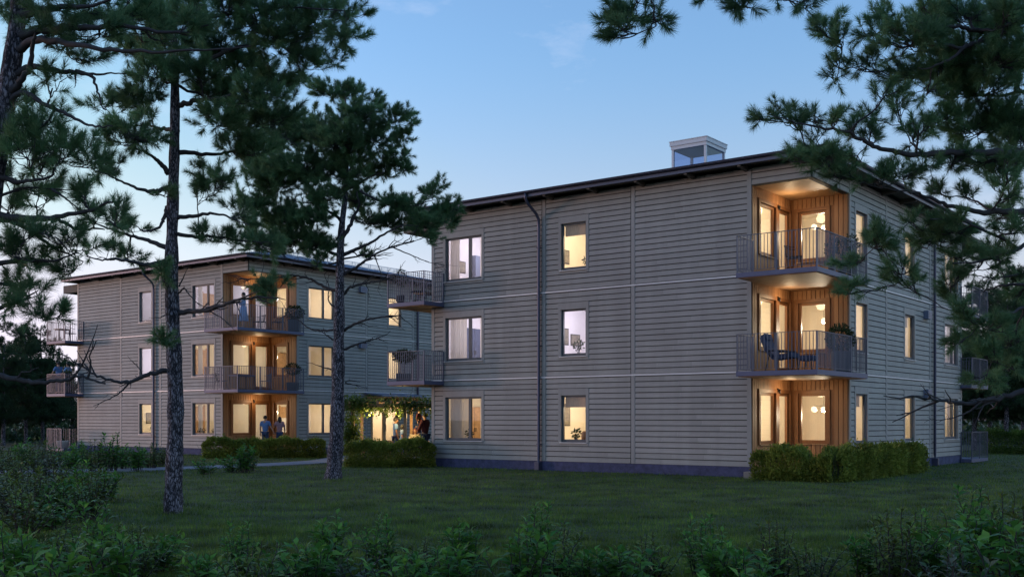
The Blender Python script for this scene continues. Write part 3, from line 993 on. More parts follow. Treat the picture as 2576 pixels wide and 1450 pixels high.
# snow guards on the farther roof's right-hand slope
sg = MB()
tp_ = math.tan(R(12.5))
for off in (0.55, 3.0):
    zz = 9.60 + off * tp_
    for h in (0.14, 0.28):
        sg.tube([(0.5 + off, -0.62 + off, zz + h), (15.3 - off * 0.6, -0.62 + off, zz + h)], 0.014, 5)
    n = 14
    for i in range(n + 1):
        x = 0.5 + off + (14.8 - off * 1.6) * i / n
        sg.tube([(x, -0.62 + off, zz - 0.03), (x, -0.62 + off, zz + 0.30)], 0.014, 5)
sg.build('snow_guard', M['flash'], BL)

# balconies
for key in ('R', 'L'):
    b_, C_ = BLD[key]
    al = A_R['a_len'] if key == 'R' else A_L['a_len']
    bal = []
    for z in (6.08, 3.18):
        balcony(b_, [(-1.15, LB - 0.03, -0.62, LA - 0.03)], z, [(-0.05, LA - 0.06), (-1.12, LA - 0.06), (-1.12, -0.59), (LB - 0.06, -0.59), (LB - 0.06, -0.05)], bal, C_)
    ye = al + 1.25
    for z in (6.08, 3.18):
        balcony(b_, [(-1.15, -0.05, al - 0.6, ye), (-0.05, 3.0, al + 0.03, ye)], z, [(-0.05, al - 0.57), (-1.12, al - 0.57), (-1.12, ye - 0.03), (2.97, ye - 0.03), (2.97, al + 0.05)], bal, C_)
    # the roof box over the end balconies
    ro = MB(); ro.box(-0.03, 3.1, al + 0.004, al + 1.45, 8.87, 9.30)
    ro.build('balcony_roof', M['soffit'], b_)
    # ground-floor end terrace with the same railing
    tz = 0.16
    if key == 'L': balcony(b_, [(-1.15, -0.05, al - 0.45, ye), (-0.05, 3.0, al + 0.03, ye)], tz, [(-1.12, al - 0.2), (-1.12, ye - 0.03), (2.97, ye - 0.03)], bal, C_, under=False)
    if key == 'R':
        for z in (6.08, 3.18, 0.16):
            balcony(b_, [(15.9, 18.2, -0.48, 3.0), (15.6, 15.895, -0.48, -0.05)], z, [(15.72, -0.05), (15.72, -0.45), (18.17, -0.45), (18.17, 3.0)], bal, C_, under=z > 1)
        ro = MB(); ro.box(15.87, 18.3, -0.3, 3.1, 8.87, 9.30)
        ro.build('balcony_roof', M['soffit'], b_)

    def bsize(t):
        p = wpt(C_, t[1].x, t[1].y)
        return p.y + (100 if t[1].x > 14 or t[1].y > 13.5 and t[1].x > 0.2 else 0)
    bal.sort(key=bsize)
    for (par, p, z, h, _) in bal[:300]:
        o = link('baluster', BAL, par)
        o.location = (p.x, p.y, z); o.scale = (1, 1, h)
    by = {}
    for (par, p, z, h, _) in bal[300:]:
        by.setdefault(par.name, (par, MB()))[1].box(p.x - 0.006, p.x + 0.006, p.y - 0.006, p.y + 0.006, z, z + h)
    for par, mb in by.values():
        setting(mb.build('baluster_row', M['rail'], par), 'stuff')

# entrance of the farther block: canopy, glazed door leaves, timber surround
cn = MB()
cn.add([(7.75, -1.35, 2.98), (11.2, -1.35, 2.98), (11.2, -0.04, 3.12), (7.75, -0.04, 3.12), (7.75, -1.35, 3.06), (11.2, -1.35, 3.06), (11.2, -0.04, 3.20), (7.75, -0.04, 3.20)],
       [(0, 3, 2, 1), (4, 5, 6, 7), (0, 1, 5, 4), (1, 2, 6, 5), (2, 3, 7, 6), (3, 0, 4, 7)])
can = cn.build('entrance_canopy', M['bluegrey'], BL)
cs = MB(); cs.box(7.79, 11.16, -1.31, -0.05, 2.93, 2.976)
for x in (7.95, 9.4, 10.9):
    cs.box(x, x + 0.09, -1.2, -0.05, 2.72, 2.929)
cs.build('canopy_timber', M['oak'], can)
for i, (u0, u1) in enumerate(((8.35, 9.34), (9.36, 10.35))):
    d = MB()
    fbox(d, FN['B'], u0, u0 + 0.12, 0.34, 2.5, 0.05, 0.11); fbox(d, FN['B'], u1 - 0.12, u1, 0.34, 2.5, 0.05, 0.11)
    fbox(d, FN['B'], u0 + 0.12, u1 - 0.12, 0.34, 0.62, 0.053, 0.11); fbox(d, FN['B'], u0 + 0.12, u1 - 0.12, 2.36, 2.5, 0.053, 0.11)
    dr = d.build('entrance_door', M['oak'], BL)
    MB().add([(u0 + 0.12, 0.08, 0.62), (u1 - 0.12, 0.08, 0.62), (u1 - 0.12, 0.08, 2.36), (u0 + 0.12, 0.08, 2.36)], [(0, 1, 2, 3)]).build('pane', M['glass'], dr)
    h = MB(); xh = u1 - 0.06 if i == 0 else u0 + 0.06
    h.tube([(xh, 0.05, 1.1), (xh, -0.02, 1.12), (xh, -0.02, 1.5), (xh, 0.05, 1.52)], 0.012, 6)
    h.build('handle', M['blackmetal'], dr)
MB().box(8.25, 8.349, -0.045, 0.1, 0.3, 2.6).box(10.351, 10.45, -0.045, 0.1, 0.3, 2.6).box(8.35, 10.35, -0.042, 0.1, 2.5, 2.6).build('door_surround', M['oak'], BL)

# ------------------------------------------------------------------ what is lit inside: lamps, curtains, sill plants
WARM = (1.0, 0.82, 0.58)
COOL = (0.92, 0.88, 1.0)
fl_word = ['on the ground floor', 'on the middle floor', 'on the top floor']
RE = {}
lampdefs = {
    'R': [(0, 1.9, 12.9, 'in the double-window room left of the drainpipe', 1.0), (1, 1.7, 8.4, 'in the single-window room right of the drainpipe', 1.25),
          (2, 1.5, 3.6, 'behind the loggia door', 1.15), (3, 4.15, 1.25, 'behind the loggia corner window', 1.25), (4, 9.1, 1.7, 'in the narrow-window room on the right facade', 1.0),
          (5, 14.0, 1.7, 'in the last room on the right facade', 1.0)],
    'L': [(0, 1.7, 8.3, 'in the narrow-window room at the left', 1.0), (1, 1.45, 3.5, 'behind the loggia door', 1.2), (2, 4.6, 1.5, 'behind the window right of the loggia', 1.3),
          (3, 9.6, 1.7, 'in the stair room near the entrance', 1.1)],
}
for key in ('R', 'L'):
    b_, C_ = BLD[key]
    whose = 'nearer' if key == 'R' else 'farther'
    rl = rooms_R if key == 'R' else rooms_L
    for (ri, x, y, where, e) in lampdefs[key]:
        for k in range(3):
            zc = ZF[k] + (2.52 if k < 2 else 2.66)
            cool = (rl[ri][5] >> k) & 1
            gl = ((0.0, 0.0), (0.36, 0.12), (-0.36, -0.12)) if rl[ri][6] == 'C' and (k != 1 or key == 'L') else ((0, 0),)
            pendant(wpt(C_, x, y, zc), 0.75 if rl[ri][6] == 'C' else 0.45, '%s globe lamp %s of the %s block' % (FLOORN[k], where, whose), 14.5 * e * ROOM_E[key][ri][k], COOL if cool else WARM, 0.095 if rl[ri][6] == 'C' else 0.14, globes=gl)
    # unseen lamps for the glow in the loggias; the dark sconces are added
    for k in range(3):
        ztop = (2.95, 5.85, 8.75)[k]
        p = wpt(C_, 1.84, LA - 0.05, ztop - 0.30)
        wl = empty('added_wall_lamp', p, RZ)
        MB().box(-0.035, 0.035, -0.02, 0.025, -0.02, 0.10).build('bracket', M['blackmetal'], wl)
        MB().lathe([(0.028, -0.06), (0.03, -0.02), (0.028, 0.07)], (0, -0.055, 0), 12).build('shade', M['blackmetal'], wl, smooth=True)
        lo = lamp('lamp_light', (-0.05, -0.42, 0.0), 2.4 if key == 'R' else 1.9, (1.0, 0.72, 0.42), 0.15)
        lo.parent = wl
        tag(wl, 'added small dark wall lamp in the %s loggia of the %s block' % (FLOORN[k], whose), 'lamp', 'added loggia lamps')

CR, CL = A_R['C'], A_L['C']
for k in (0, 1, 2):
    z0, z1 = ZF[k] + 0.55, ZF[k] + 2.35
    curtain(((0.30, 14.15), (0.30, (13.6, 13.35, 13.7)[k])), z0, z1, 'pale curtain at the left side of the %s double window of the nearer block' % FLOORN[k], CR)
    curtain(((0.30, 12.72), (0.30, 12.38)), z0, z1, 'narrow pale curtain at the right side of the %s double window of the nearer block' % FLOORN[k], CR, 5)
    curtain(((0.68, LA + 0.3), (1.15, LA + 0.3)), z0, z1, 'pale curtain in the %s loggia window of the nearer block' % FLOORN[k], CR, 6)
    curtain(((14.95, 0.30), (15.3, 0.30)), z0, z1, 'pale curtain in the %s last right-facade window of the nearer block' % FLOORN[k], CR, 5)
    curtain(((3.8, 0.30), (4.2, 0.30)), z0, z1, 'pale curtain left in the %s window beside the loggia of the farther block' % FLOORN[k], CL, 5)
    curtain(((0.3, 4.25), (0.3, 3.9)), z0, z1, 'pale curtain in the %s window left of the loggia of the farther block' % FLOORN[k], CL, 5)
for (C_, pts_, k, zt_, lab) in ((CR, ((0.22, 8.90), (0.22, 7.92)), 2, 2.27, 'tan roller blind half drawn behind the top-floor window right of the drainpipe'), (CR, ((0.22, 8.90), (0.22, 7.92)), 0, 2.27, 'brown roller blind half drawn above the amber vase'),
                              (CR, ((8.56, 0.22), (9.58, 0.22)), 1, 2.27, 'roller blind in the middle-floor narrow window of the right facade'), (CR, ((3.62, 0.22), (4.6, 0.22)), 0, 2.27, 'roller blind in the ground-floor window beside the nearer loggia')):
    (xa, ya), (xb, yb) = pts_
    z1_ = ZF[k] + zt_; z0_ = z1_ - 0.42
    bl = MB(); bl.tube([(xa, ya, z1_ - 0.05), (xb, yb, z1_ - 0.05)], 0.03, 8)
    dx_, dy_ = (0.008, 0) if xa == xb else (0, 0.008)
    bl.add([(xa, ya, z0_), (xb, yb, z0_), (xb, yb, z1_ - 0.05), (xa, ya, z1_ - 0.05), (xa + dx_, ya + dy_, z0_), (xb + dx_, yb + dy_, z0_), (xb + dx_, yb + dy_, z1_ - 0.05), (xa + dx_, ya + dy_, z1_ - 0.05)], [(0, 1, 2, 3), (7, 6, 5, 4), (0, 4, 5, 1)])
    bo = bl.build('roller_blind', M['oak'])
    bo.location = (C_[0], C_[1], 0); bo.rotation_euler = (0, 0, RZ)
    tag(bo, lab, 'blind')
for k, lab in ((0, 'rosy half-drawn curtain in the ground-floor double window of the nearer block'),):
    curtain(((0.36, 14.1), (0.36, 13.2)) if k == 0 else ((0.36, 13.9), (0.36, 12.6)), ZF[k] + 0.5, ZF[k] + 2.36, lab, CR, 12)
pot_plant(wpt(CR, 0.25, 8.05, ZF[2] + 0.665), 0.13, 0.12, 0.06, 21, 'small leafy plant on the top-floor sill right of the drainpipe', 60, 0.10, 0.05, 'potwhite', name='sill_plant')
pot_plant(wpt(CR, 0.25, 8.48, ZF[0] + 0.665), 0.14, 0.12, 0.06, 22, 'small leafy plant beside the amber vase on the ground-floor sill', 70, 0.11, 0.04, 'pot', name='sill_plant')
v_ = MB().lathe([(0.05, 0), (0.11, 0.10), (0.125, 0.22), (0.09, 0.34), (0.055, 0.38), (0.05, 0.375)], n=16).build('vase', M['terracotta'], None, smooth=True)
v_.location = wpt(CR, 0.24, 8.12, ZF[0] + 0.665)
tag(v_, 'egg-shaped amber vase on the ground-floor sill right of the drainpipe', 'vase')
pot_plant(wpt(CR, 0.25, 13.2, ZF[0] + 0.665), 0.12, 0.13, 0.06, 23, 'dark leafy plant on the ground-floor double-window sill', 60, 0.10, 0.02, 'pot', name='sill_plant')
pot_plant(wpt(CR, 0.3, 8.4, ZF[1] + 0.665), 0.17, 0.15, 0.06, 24, 'bluish bouquet on the middle-floor sill right of the drainpipe', 80, 0.10, 0.08, 'potwhite', name='sill_plant')
pot_plant(wpt(CL, 0.25, 7.95, ZF[0] + 0.665), 0.14, 0.14, 0.07, 25, 'round plant on the narrow ground-floor sill of the farther block', 90, 0.08, 0.02, 'pot', name='sill_plant')
pot_plant(wpt(CR, 8.7, 0.25, ZF[1] + 0.665), 0.11, 0.14, 0.06, 26, 'small plant on the middle-floor narrow sill of the right facade', 60, 0.08, 0.02, 'pot', name='sill_plant')
for i, yy in enumerate((4.05, 3.75, 2.95, 2.75)):
    pot_plant(wpt(CL, 0.25, yy, ZF[0] + 0.665), 0.09, 0.11, 0.05, 30 + i, ['dark little pot plant at the left end of the farther sill row', 'second pot plant from the left in the farther sill row', 'third pot plant from the left in the farther sill row', 'pot plant at the right end of the farther sill row'][i], 40, 0.07, 0.02, 'pot' if i % 2 else 'terracotta', name='sill_plant')
# framed pictures on the walls one sees through the windows
for (C_, x, y, k, w, h, ax, lab) in ((CR, 1.15, 9.97, 1, 0.42, 0.34, 'x', 'small dark-framed picture nearest the middle-floor window right of the drainpipe'),
                                     (CR, 1.75, 9.97, 1, 0.50, 0.60, 'x', 'tall dark-framed picture in the middle-floor room right of the drainpipe'),
                                     (CR, 2.45, 9.97, 1, 0.60, 0.42, 'x', 'wide dark-framed picture deepest in the middle-floor room right of the drainpipe'),
                                     (CR, 1.60, 9.97, 0, 1.00, 0.80, 'x', 'large pale print on the wall behind the amber vase'),
                                     (CR, 1.70, 9.97, 2, 0.70, 0.50, 'x', 'framed picture in the top-floor room right of the drainpipe'),
                                     (CR, 1.40, 14.57, 2, 0.60, 0.45, 'x', 'framed picture inside the top-floor double window of the nearer block'),
                                     (CL, 1.50, 9.97, 0, 0.60, 0.60, 'x', 'framed picture in the narrow ground-floor room of the farther block'),
                                     (CR, 5.0, 3.37, 1, 0.6, 0.5, 'x', 'framed picture on the wall inside the middle-floor loggia corner room'),
                                     (CR, 5.0, 3.37, 0, 1.1, 0.9, 'x', 'wide print on the wall inside the ground-floor loggia corner room')):
    x = min(x, 3.16) if ax == 'y' else x
    t = empty('picture', wpt(C_, x, y, ZF[k] + 1.2), RZ)
    if ax == 'y':
        MB().box(0, 0.02, -w / 2, w / 2, 0, h).build('frame', M['blackmetal'], t)
        MB().box(-0.004, -0.001, -w / 2 + 0.03, w / 2 - 0.03, 0.03, h - 0.03).build('print', M['picture'], t)
    else:
        MB().box(-w / 2, w / 2, 0, 0.02, 0, h).build('frame', M['blackmetal'], t)
        MB().box(-w / 2 + 0.03, w / 2 - 0.03, -0.004, -0.001, 0.03, h - 0.03).build('print', M['picture'], t)
    tag(t, lab, 'picture')

# cupboards standing in some of the lit rooms
for (C_, x, y, k, w, h, mm, lab) in ((CR, 1.9, 14.30, 1, 1.1, 2.0, 'navy', 'tall blue cupboard inside the middle-floor double window of the nearer block'), (CR, 2.4, 14.30, 2, 0.9, 1.9, 'bluegrey', 'tall grey cupboard inside the top-floor double window of the nearer block'),
                                  (CR, 1.9, 14.30, 0, 1.2, 1.9, 'oak', 'tall wooden cupboard inside the ground-floor double window of the nearer block'), (CL, 4.9, 3.10, 1, 1.2, 2.0, 'oak', 'tall wooden cupboard inside the middle-floor window right of the farther loggia'),
                                  (CL, 5.2, 3.10, 0, 0.9, 1.5, 'potwhite', 'pale cupboard inside the ground-floor window right of the farther loggia')):
    t = empty('cupboard', wpt(C_, x, y, ZF[k] + 0.012), RZ)
    MB().box(-w / 2, w / 2, 0.0, 0.26, 0, h).build('carcass', M[mm], t)
    for s_ in (0, 1):
        dd = MB(); x0 = -w / 2 + 0.012 + s_ * w / 2; dd.box(x0, x0 + w / 2 - 0.024, -0.02, -0.001, 0.06, h - 0.012)
        do = dd.build('door', M[mm], t)
        hx = x0 + (w / 2 - 0.06 if s_ == 0 else 0.04)
        MB().box(hx - 0.008, hx + 0.008, -0.045, -0.021, h * 0.5, h * 0.5 + 0.16).build('handle', M['blackmetal'], do)
    tag(t, lab, 'cupboard')

# ------------------------------------------------------------------ pines
def tuft_arrays(P, D, Ls, nl, nneed, width, g):
    """needle faces round shoots: P shoot base, D direction, Ls shoot length, nl needle length"""
    n = len(P)
    D = D / np.linalg.norm(D, axis=1)[:, None]
    ref = np.where(np.abs(D[:, 2:3]) > 0.9, np.array([[1.0, 0, 0]]), np.array([[0, 0, 1.0]]))
    A = np.cross(D, ref); A /= np.linalg.norm(A, axis=1)[:, None]
    B = np.cross(D, A)
    t = g.uniform(0, 1, (n, nneed))
    az = g.uniform(0, 2 * np.pi, (n, nneed))
    th = np.radians(68 - 46 * t + g.normal(0, 9, (n, nneed)))
    rad = np.cos(az)[..., None] * A[:, None] + np.sin(az)[..., None] * B[:, None]
    nd = np.cos(th)[..., None] * D[:, None] + np.sin(th)[..., None] * rad
    nd = nd + np.array([0, 0, -0.06])
    base = P[:, None] + D[:, None] * (Ls[:, None] * t)[..., None]
    ln = nl * g.uniform(0.75, 1.15, (n, nneed))[..., None]
    side = np.cross(nd, g.normal(size=(n, nneed, 3))); side /= np.linalg.norm(side, axis=2)[..., None]
    v = np.stack([base - side * width / 2, base + side * width / 2, base + nd * ln], 2).reshape(-1, 3)
    return v, np.arange(len(v)).reshape(-1, 3)


def wiggle(p0, p1, n, amp, g, sag=0.0, start=None):
    p0, p1 = np.array(p0, float), np.array(p1, float)
    L = np.linalg.norm(p1 - p0)
    t = np.linspace(0, 1, n)
    pts = p0 + (p1 - p0) * t[:, None]
    ph = g.uniform(0, 6.28, (3, 3)); fr = g.uniform(0.7, 2.4, (3, 3))
    env = np.sin(np.pi * t) ** 0.7
    for a in range(3):
        for k in range(3):
            pts[:, a] += env * amp * L * np.sin(fr[a, k] * 2 * np.pi * t + ph[a, k]) / (k + 1.5)
    pts[:, 2] -= env * sag * L
    return pts


def tubes_np(lines, name, m, parent, sides=5):
    V = []; Fq = []; off = 0
    for pts, r in lines:
        pts = np.asarray(pts, float); r = np.asarray(r, float)
        n = len(pts)
        d = np.gradient(pts, axis=0); d /= np.linalg.norm(d, axis=1)[:, None] + 1e-9
        ref = np.array([0.21, 0.13, 0.97])
        a = np.cross(d, ref); ln = np.linalg.norm(a, axis=1)
        bad = ln < 0.05
        a[bad] = np.cross(d[bad], np.array([1.0, 0, 0])); a /= np.linalg.norm(a, axis=1)[:, None]
        b = np.cross(d, a)
        k = np.arange(sides) * 2 * np.pi / sides
        ring = pts[:, None] + r[:, None, None] * (np.cos(k)[None, :, None] * a[:, None] + np.sin(k)[None, :, None] * b[:, None])
        V.append(ring.reshape(-1, 3))
        i = np.arange(n - 1)[:, None] * sides; kk = np.arange(sides)[None]
        k2 = (kk + 1) % sides
        Fq.append(np.stack([i + kk, i + k2, i + sides + k2, i + sides + kk], -1).reshape(-1, 4) + off)
        off += n * sides
    me = np_mesh(name, np.concatenate(V), np.concatenate(Fq), m, 4)
    me.shade_smooth()
    return link(name, me, parent)


def pine(label, trunk, limbs, pads, nl, width, nneed, seed, kd=0.36, lift=0.35, needle='needle', group=None, bare=(), name='pine_tree', droop=0.0, rough_trunk=True):
    """trunk: [(x, y, z, radius)]; limbs: [(points, r0, r1)]; pads: foliage masses (centre, (rx, ry, rz)); bare: dead branches"""
    g = np.random.default_rng(seed)
    base = Vector(trunk[0][:3])
    root = empty(name, base)
    tag(root, label, 'tree', group)
    o3 = np.array(base)
    tr = np.array([t[:3] for t in trunk], float) - o3
    rr = np.array([t[3] for t in trunk], float)
    # trunk: finely ringed and slightly lumpy
    n = max(30, len(tr) * 6)
    s = np.linspace(0, len(tr) - 1, n); i0 = np.minimum(s.astype(int), len(tr) - 2); f = (s - i0)[:, None]
    pts = tr[i0] * (1 - f) + tr[i0 + 1] * f
    for _ in range(6):
        pts[1:-1] = (pts[:-2] + pts[1:-1] * 2 + pts[2:]) / 4
    rad = rr[i0] * (1 - f[:, 0]) + rr[i0 + 1] * f[:, 0]
    rad = rad * (1 + 0.05 * np.sin(s * 5 + seed) + 0.03 * g.normal(size=n))
    rad[0] *= 1.18
    pts[0, 2] -= 0.25
    tubes_np([(pts, rad)], 'trunk', M['bark'], root, 18)
    lines = []; mains = []
    cand = [pts[j] for j in range(int(n * 0.3), n)]; cr = [rad[j] for j in range(int(n * 0.3), n)]
    for (lp, r0, r1) in limbs:
        lp = np.array([np.array(p) for p in lp]) - o3
        m = len(lp)
        ss = np.linspace(0, m - 1, m * 5); j0 = np.minimum(ss.astype(int), m - 2); ff = (ss - j0)[:, None]
        q = lp[j0] * (1 - ff) + lp[j0 + 1] * ff
        for _ in range(3):
            q[1:-1] = (q[:-2] + q[1:-1] * 2 + q[2:]) / 4
        q += wiggle(np.zeros(3), np.array([0, 0, 1e-6]), len(q), 0, g) + np.stack([np.sin(np.linspace(0, g.uniform(7, 13), len(q)) + g.uniform(0, 6)) * r0 * 0.9 * np.linspace(0, 1, len(q)) for _ in range(3)], 1)
        q[1:] += g.normal(0, r0 * 0.16, (len(q) - 1, 3))
        lr = np.linspace(r0, r1 * 0.6, len(q))
        mains.append((q, lr))
        for j in range(2, len(q)):
            cand.append(q[j]); cr.append(lr[j])
    for (lp, r0, nf) in bare:
        lp = np.array([np.array(p) for p in lp]) - o3
        m = len(lp)
        ss = np.linspace(0, m - 1, m * 5); j0 = np.minimum(ss.astype(int), m - 2); ff = (ss - j0)[:, None]
        q = lp[j0] * (1 - ff) + lp[j0 + 1] * ff
        for _ in range(2):
            q[1:-1] = (q[:-2] + q[1:-1] * 2 + q[2:]) / 4
        q[1:] += g.normal(0, r0 * 0.2, (len(q) - 1, 3))
        mains.append((q, np.linspace(r0, r0 * 0.25, len(q))))
        L = np.linalg.norm(q[-1] - q[0])
        for _ in range(nf):
            j = g.integers(int(len(q) * 0.3), len(q))
            d = (q[j] - q[max(0, j - 3)]); d = d / (np.linalg.norm(d) + 1e-9)
            d = d + g.normal(0, 0.55, 3); d /= np.linalg.norm(d)
            e = q[j] + d * L * g.uniform(0.12, 0.32)
            w = wiggle(q[j], e, 6, 0.05, g)
            lines.append((w, np.linspace(r0 * 0.35, r0 * 0.10, 6)))
            if g.uniform() < 0.6:
                e2 = w[3] + (d + g.normal(0, 0.7, 3)) * L * 0.08
                lines.append((wiggle(w[3], e2, 4, 0.05, g), np.linspace(r0 * 0.2, r0 * 0.08, 4)))
    pads = [(np.array(c) - o3, np.array(r)) for c, r in pads]
    axis_d = [np.min(np.linalg.norm(pts - c, axis=1)) for c, _ in pads]
    P = []; D = []; Ls = []
    for idx in np.argsort(axis_d):
        c, r = pads[idx]
        ca = np.array(cand)
        dist = np.linalg.norm(ca - c, axis=1)
        cost = dist + 0.7 * np.maximum(0, ca[:, 2] - c[2])
        j = int(np.argmin(cost))
        a0 = ca[j]; L = dist[j]
        r0 = min(cr[j] * 0.7, 0.010 + 0.014 * L + 0.010 * r[0])
        w = wiggle(a0, c + np.array([0, 0, -0.25 * r[2]]), 9, 0.045, g, sag=0.04)
        lines.append((w, np.linspace(r0, max(0.007, r0 * 0.5), 9)))
        for q in range(3, 9):
            cand.append(w[q]); cr.append(max(0.007, r0 * 0.55))
        area = math.pi * r[0] * r[2]
        ns = int(np.clip(kd * area / nl ** 2, 4, 110))
        for _ in range(ns):
            u = g.normal(size=3); u /= np.linalg.norm(u)
            u[2] = u[2] * 0.9 + 0.1
            tip = c + u * r * g.uniform(0.35, 1.0) ** 0.6
            sp = w[g.integers(4, 9)]
            ln = np.linalg.norm(tip - sp)
            if ln < nl * 0.6:
                continue
            q = wiggle(sp, tip, 6, 0.06, g, sag=0.08)
            lines.append((q, np.linspace(max(0.006, r0 * 0.35), 0.004, 6)))
            dr = q[-1] - q[-3]; dr /= np.linalg.norm(dr) + 1e-9
            dr = dr + np.array([0, 0, lift - droop])
            P.append(q[-1]); D.append(dr); Ls.append(nl * g.uniform(0.9, 1.5))
            for _k in range(3):
                jj = g.integers(2, 6)
                d2 = dr * 0.6 + g.normal(0, 0.6, 3) + np.array([0, 0, lift * 0.8 - droop]); d2 /= np.linalg.norm(d2)
                s0 = q[jj]; e0 = s0 + d2 * nl * g.uniform(0.3, 0.9)
                lines.append((np.stack([s0, e0]), np.array([0.005, 0.0035])))
                P.append(e0); D.append(d2); Ls.append(nl * g.uniform(0.7, 1.2))
    for mq in mains:
        tubes_np([mq], 'limb', M['twig'], root, 8)
    setting(tubes_np(lines, 'twigs', M['twig'], root, 6), 'stuff')
    if P:
        v, f = tuft_arrays(np.array(P), np.array(D), np.array(Ls), nl, nneed, width, g)
        link('crown', np_mesh('crown', v, f, M[needle], 3), root)
    return root


def px_pads(lst, depth, seed, sx=1.0, ox=0.0, oy=0.0, spread=0.55):
    """foliage masses measured in the photo, spread in depth round the tree"""
    g = np.random.default_rng(seed)
    out = []
    for (x, y, rx, ry) in lst:
        x, y, rx, ry = ox + x * sx, oy + y * sx, rx * sx, ry * sx
        dd = depth + g.uniform(-spread, spread)
        k = dd / FD
        out.append((at(x, y, dd), (rx * k, max(rx, ry) * k * 0.8, ry * k)))
    return out


def px_line(lst, depth, d2=None):
    n = len(lst)
    return [at(x, y, depth + (0 if d2 is None else (d2 - depth) * i / (n - 1))) for i, (x, y) in enumerate(lst)]


def px_trunk(lst, depth):
    return [(*at(x, y, depth), w * depth / FD / 2) for (x, y, w) in lst]


# the tall pine whose straight trunk crosses the farther block
D1 = ground_depth(1290)
T1 = px_trunk([(435, 1290, 48), (437, 1200, 43), (441, 1100, 41), (442, 1000, 39), (438, 900, 37), (434, 800, 35), (431, 700, 33), (432, 600, 30), (435, 500, 28), (438, 400, 26), (440, 300, 24), (440, 200, 21), (438, 100, 19), (432, 0, 16), (428, -150, 11), (426, -290, 5)], D1)
T1[0] = (T1[0][0], T1[0][1], 0.0, T1[0][3])
L1 = [(px_line([(424, 437), (408, 412), (390, 396), (362, 384), (320, 370)], D1, D1 - .6), 0.055, 0.02), (px_line([(422, 472), (400, 480), (365, 478), (330, 465), (280, 452), (240, 430)], D1, D1 - .9), 0.05, 0.012),
      (px_line([(420, 520), (414, 550), (400, 572), (370, 580), (330, 572)], D1, D1 - .4), 0.045, 0.012), (px_line([(418, 655), (380, 664), (330, 660), (270, 650), (210, 640)], D1, D1 - .8), 0.05, 0.015),
      (px_line([(419, 622), (380, 606), (330, 590), (260, 570), (200, 560)], D1, D1 + .8), 0.05, 0.012), (px_line([(448, 383), (490, 384), (545, 387), (600, 382), (660, 392)], D1, D1 + .7), 0.05, 0.015),
      (px_line([(446, 547), (490, 541), (530, 538), (580, 545), (620, 560)], D1, D1 - .5), 0.045, 0.012), (px_line([(446, 588), (500, 596), (560, 597), (630, 604), (680, 615)], D1, D1 + .5), 0.04, 0.01),
      (px_line([(447, 330), (410, 322), (375, 318), (330, 315)], D1, D1 + .8), 0.05, 0.015), (px_line([(449, 265), (490, 255), (540, 245), (600, 235), (680, 230)], D1, D1 - .7), 0.055, 0.015),
      (px_line([(448, 180), (500, 160), (570, 130), (660, 110), (760, 90), (850, 60)], D1, D1 + .5), 0.06, 0.014), (px_line([(446, 120), (400, 105), (350, 95), (280, 90)], D1, D1 + .6), 0.05, 0.014),
      (px_line([(442, 60), (520, 40), (620, 30), (740, 20), (860, 25)], D1, D1 - .6), 0.05, 0.014), (px_line([(500, 595), (498, 540), (496, 480), (502, 440)], D1 + .2), 0.014, 0.008)]
B1 = [(px_line([(420, 930), (395, 936), (360, 945), (320, 962), (270, 955), (225, 935), (195, 915)], D1, D1 - .5), 0.05, 9), (px_line([(330, 955), (305, 985), (280, 1000), (235, 1020)], D1 - .2, D1 - .4), 0.02, 4),
      (px_line([(360, 946), (350, 925), (332, 908), (320, 895)], D1 - .1), 0.012, 2), (px_line([(448, 787), (480, 782), (520, 780), (560, 768), (600, 752), (650, 745)], D1, D1 - 1.0), 0.055, 10),
      (px_line([(447, 740), (462, 722), (475, 740), (500, 765), (530, 775)], D1, D1 - .5), 0.018, 4), (px_line([(450, 720), (462, 695), (472, 672)], D1), 0.016, 3), (px_line([(418, 790), (400, 800), (375, 798)], D1), 0.012, 1),
      (px_line([(520, 778), (560, 800), (590, 830)], D1 - .3), 0.014, 3)]
PADS1 = [(350, 325, 80, 45), (300, 350, 60, 28), (262, 262, 60, 22), (370, 240, 75, 45), (395, 175, 65, 55), (280, 430, 45, 18), (240, 425, 40, 22), (415, 490, 13, 13), (503, 423, 17, 32), (560, 448, 42, 25), (530, 480, 30, 30), (500, 505, 20, 32), (600, 535, 32, 22), (530, 602, 46, 24), (600, 610, 48, 24),
         (560, 240, 80, 65), (690, 728, 34, 26), (660, 722, 24, 22), (672, 765, 22, 18), (410, 700, 11, 26), (407, 850, 9, 22), (560, 110, 75, 55), (650, 60, 105, 55), (720, 110, 90, 48), (620, 170, 90, 48), (700, 190, 80, 42), (800, 60, 88, 52), (880, 30, 58, 38), (878, 92, 52, 28), (830, 140, 46, 26), (775, 170, 48, 28),
         (640, 245, 80, 40), (690, 285, 70, 40), (620, 325, 62, 45), (545, 305, 62, 45), (590, 375, 60, 38), (480, 40, 85, 48), (400, 30, 85, 42), (440, 110, 85, 48), (500, 180, 55, 50), (300, 560, 30, 18), (330, 575, 30, 16), (250, 640, 50, 22), (320, 650, 40, 16), (640, 380, 50, 30), (660, 615, 45, 24), (330, 125, 80, 32), (560, 20, 80, 40), (720, 20, 90, 34)]
pine('tall pine with a straight bare trunk standing in front of the farther block', T1, L1, px_pads(PADS1, D1, 3, spread=0.9), 0.155, 0.0075, 110, 101, kd=0.8, bare=B1, group='pine trees in the garden')

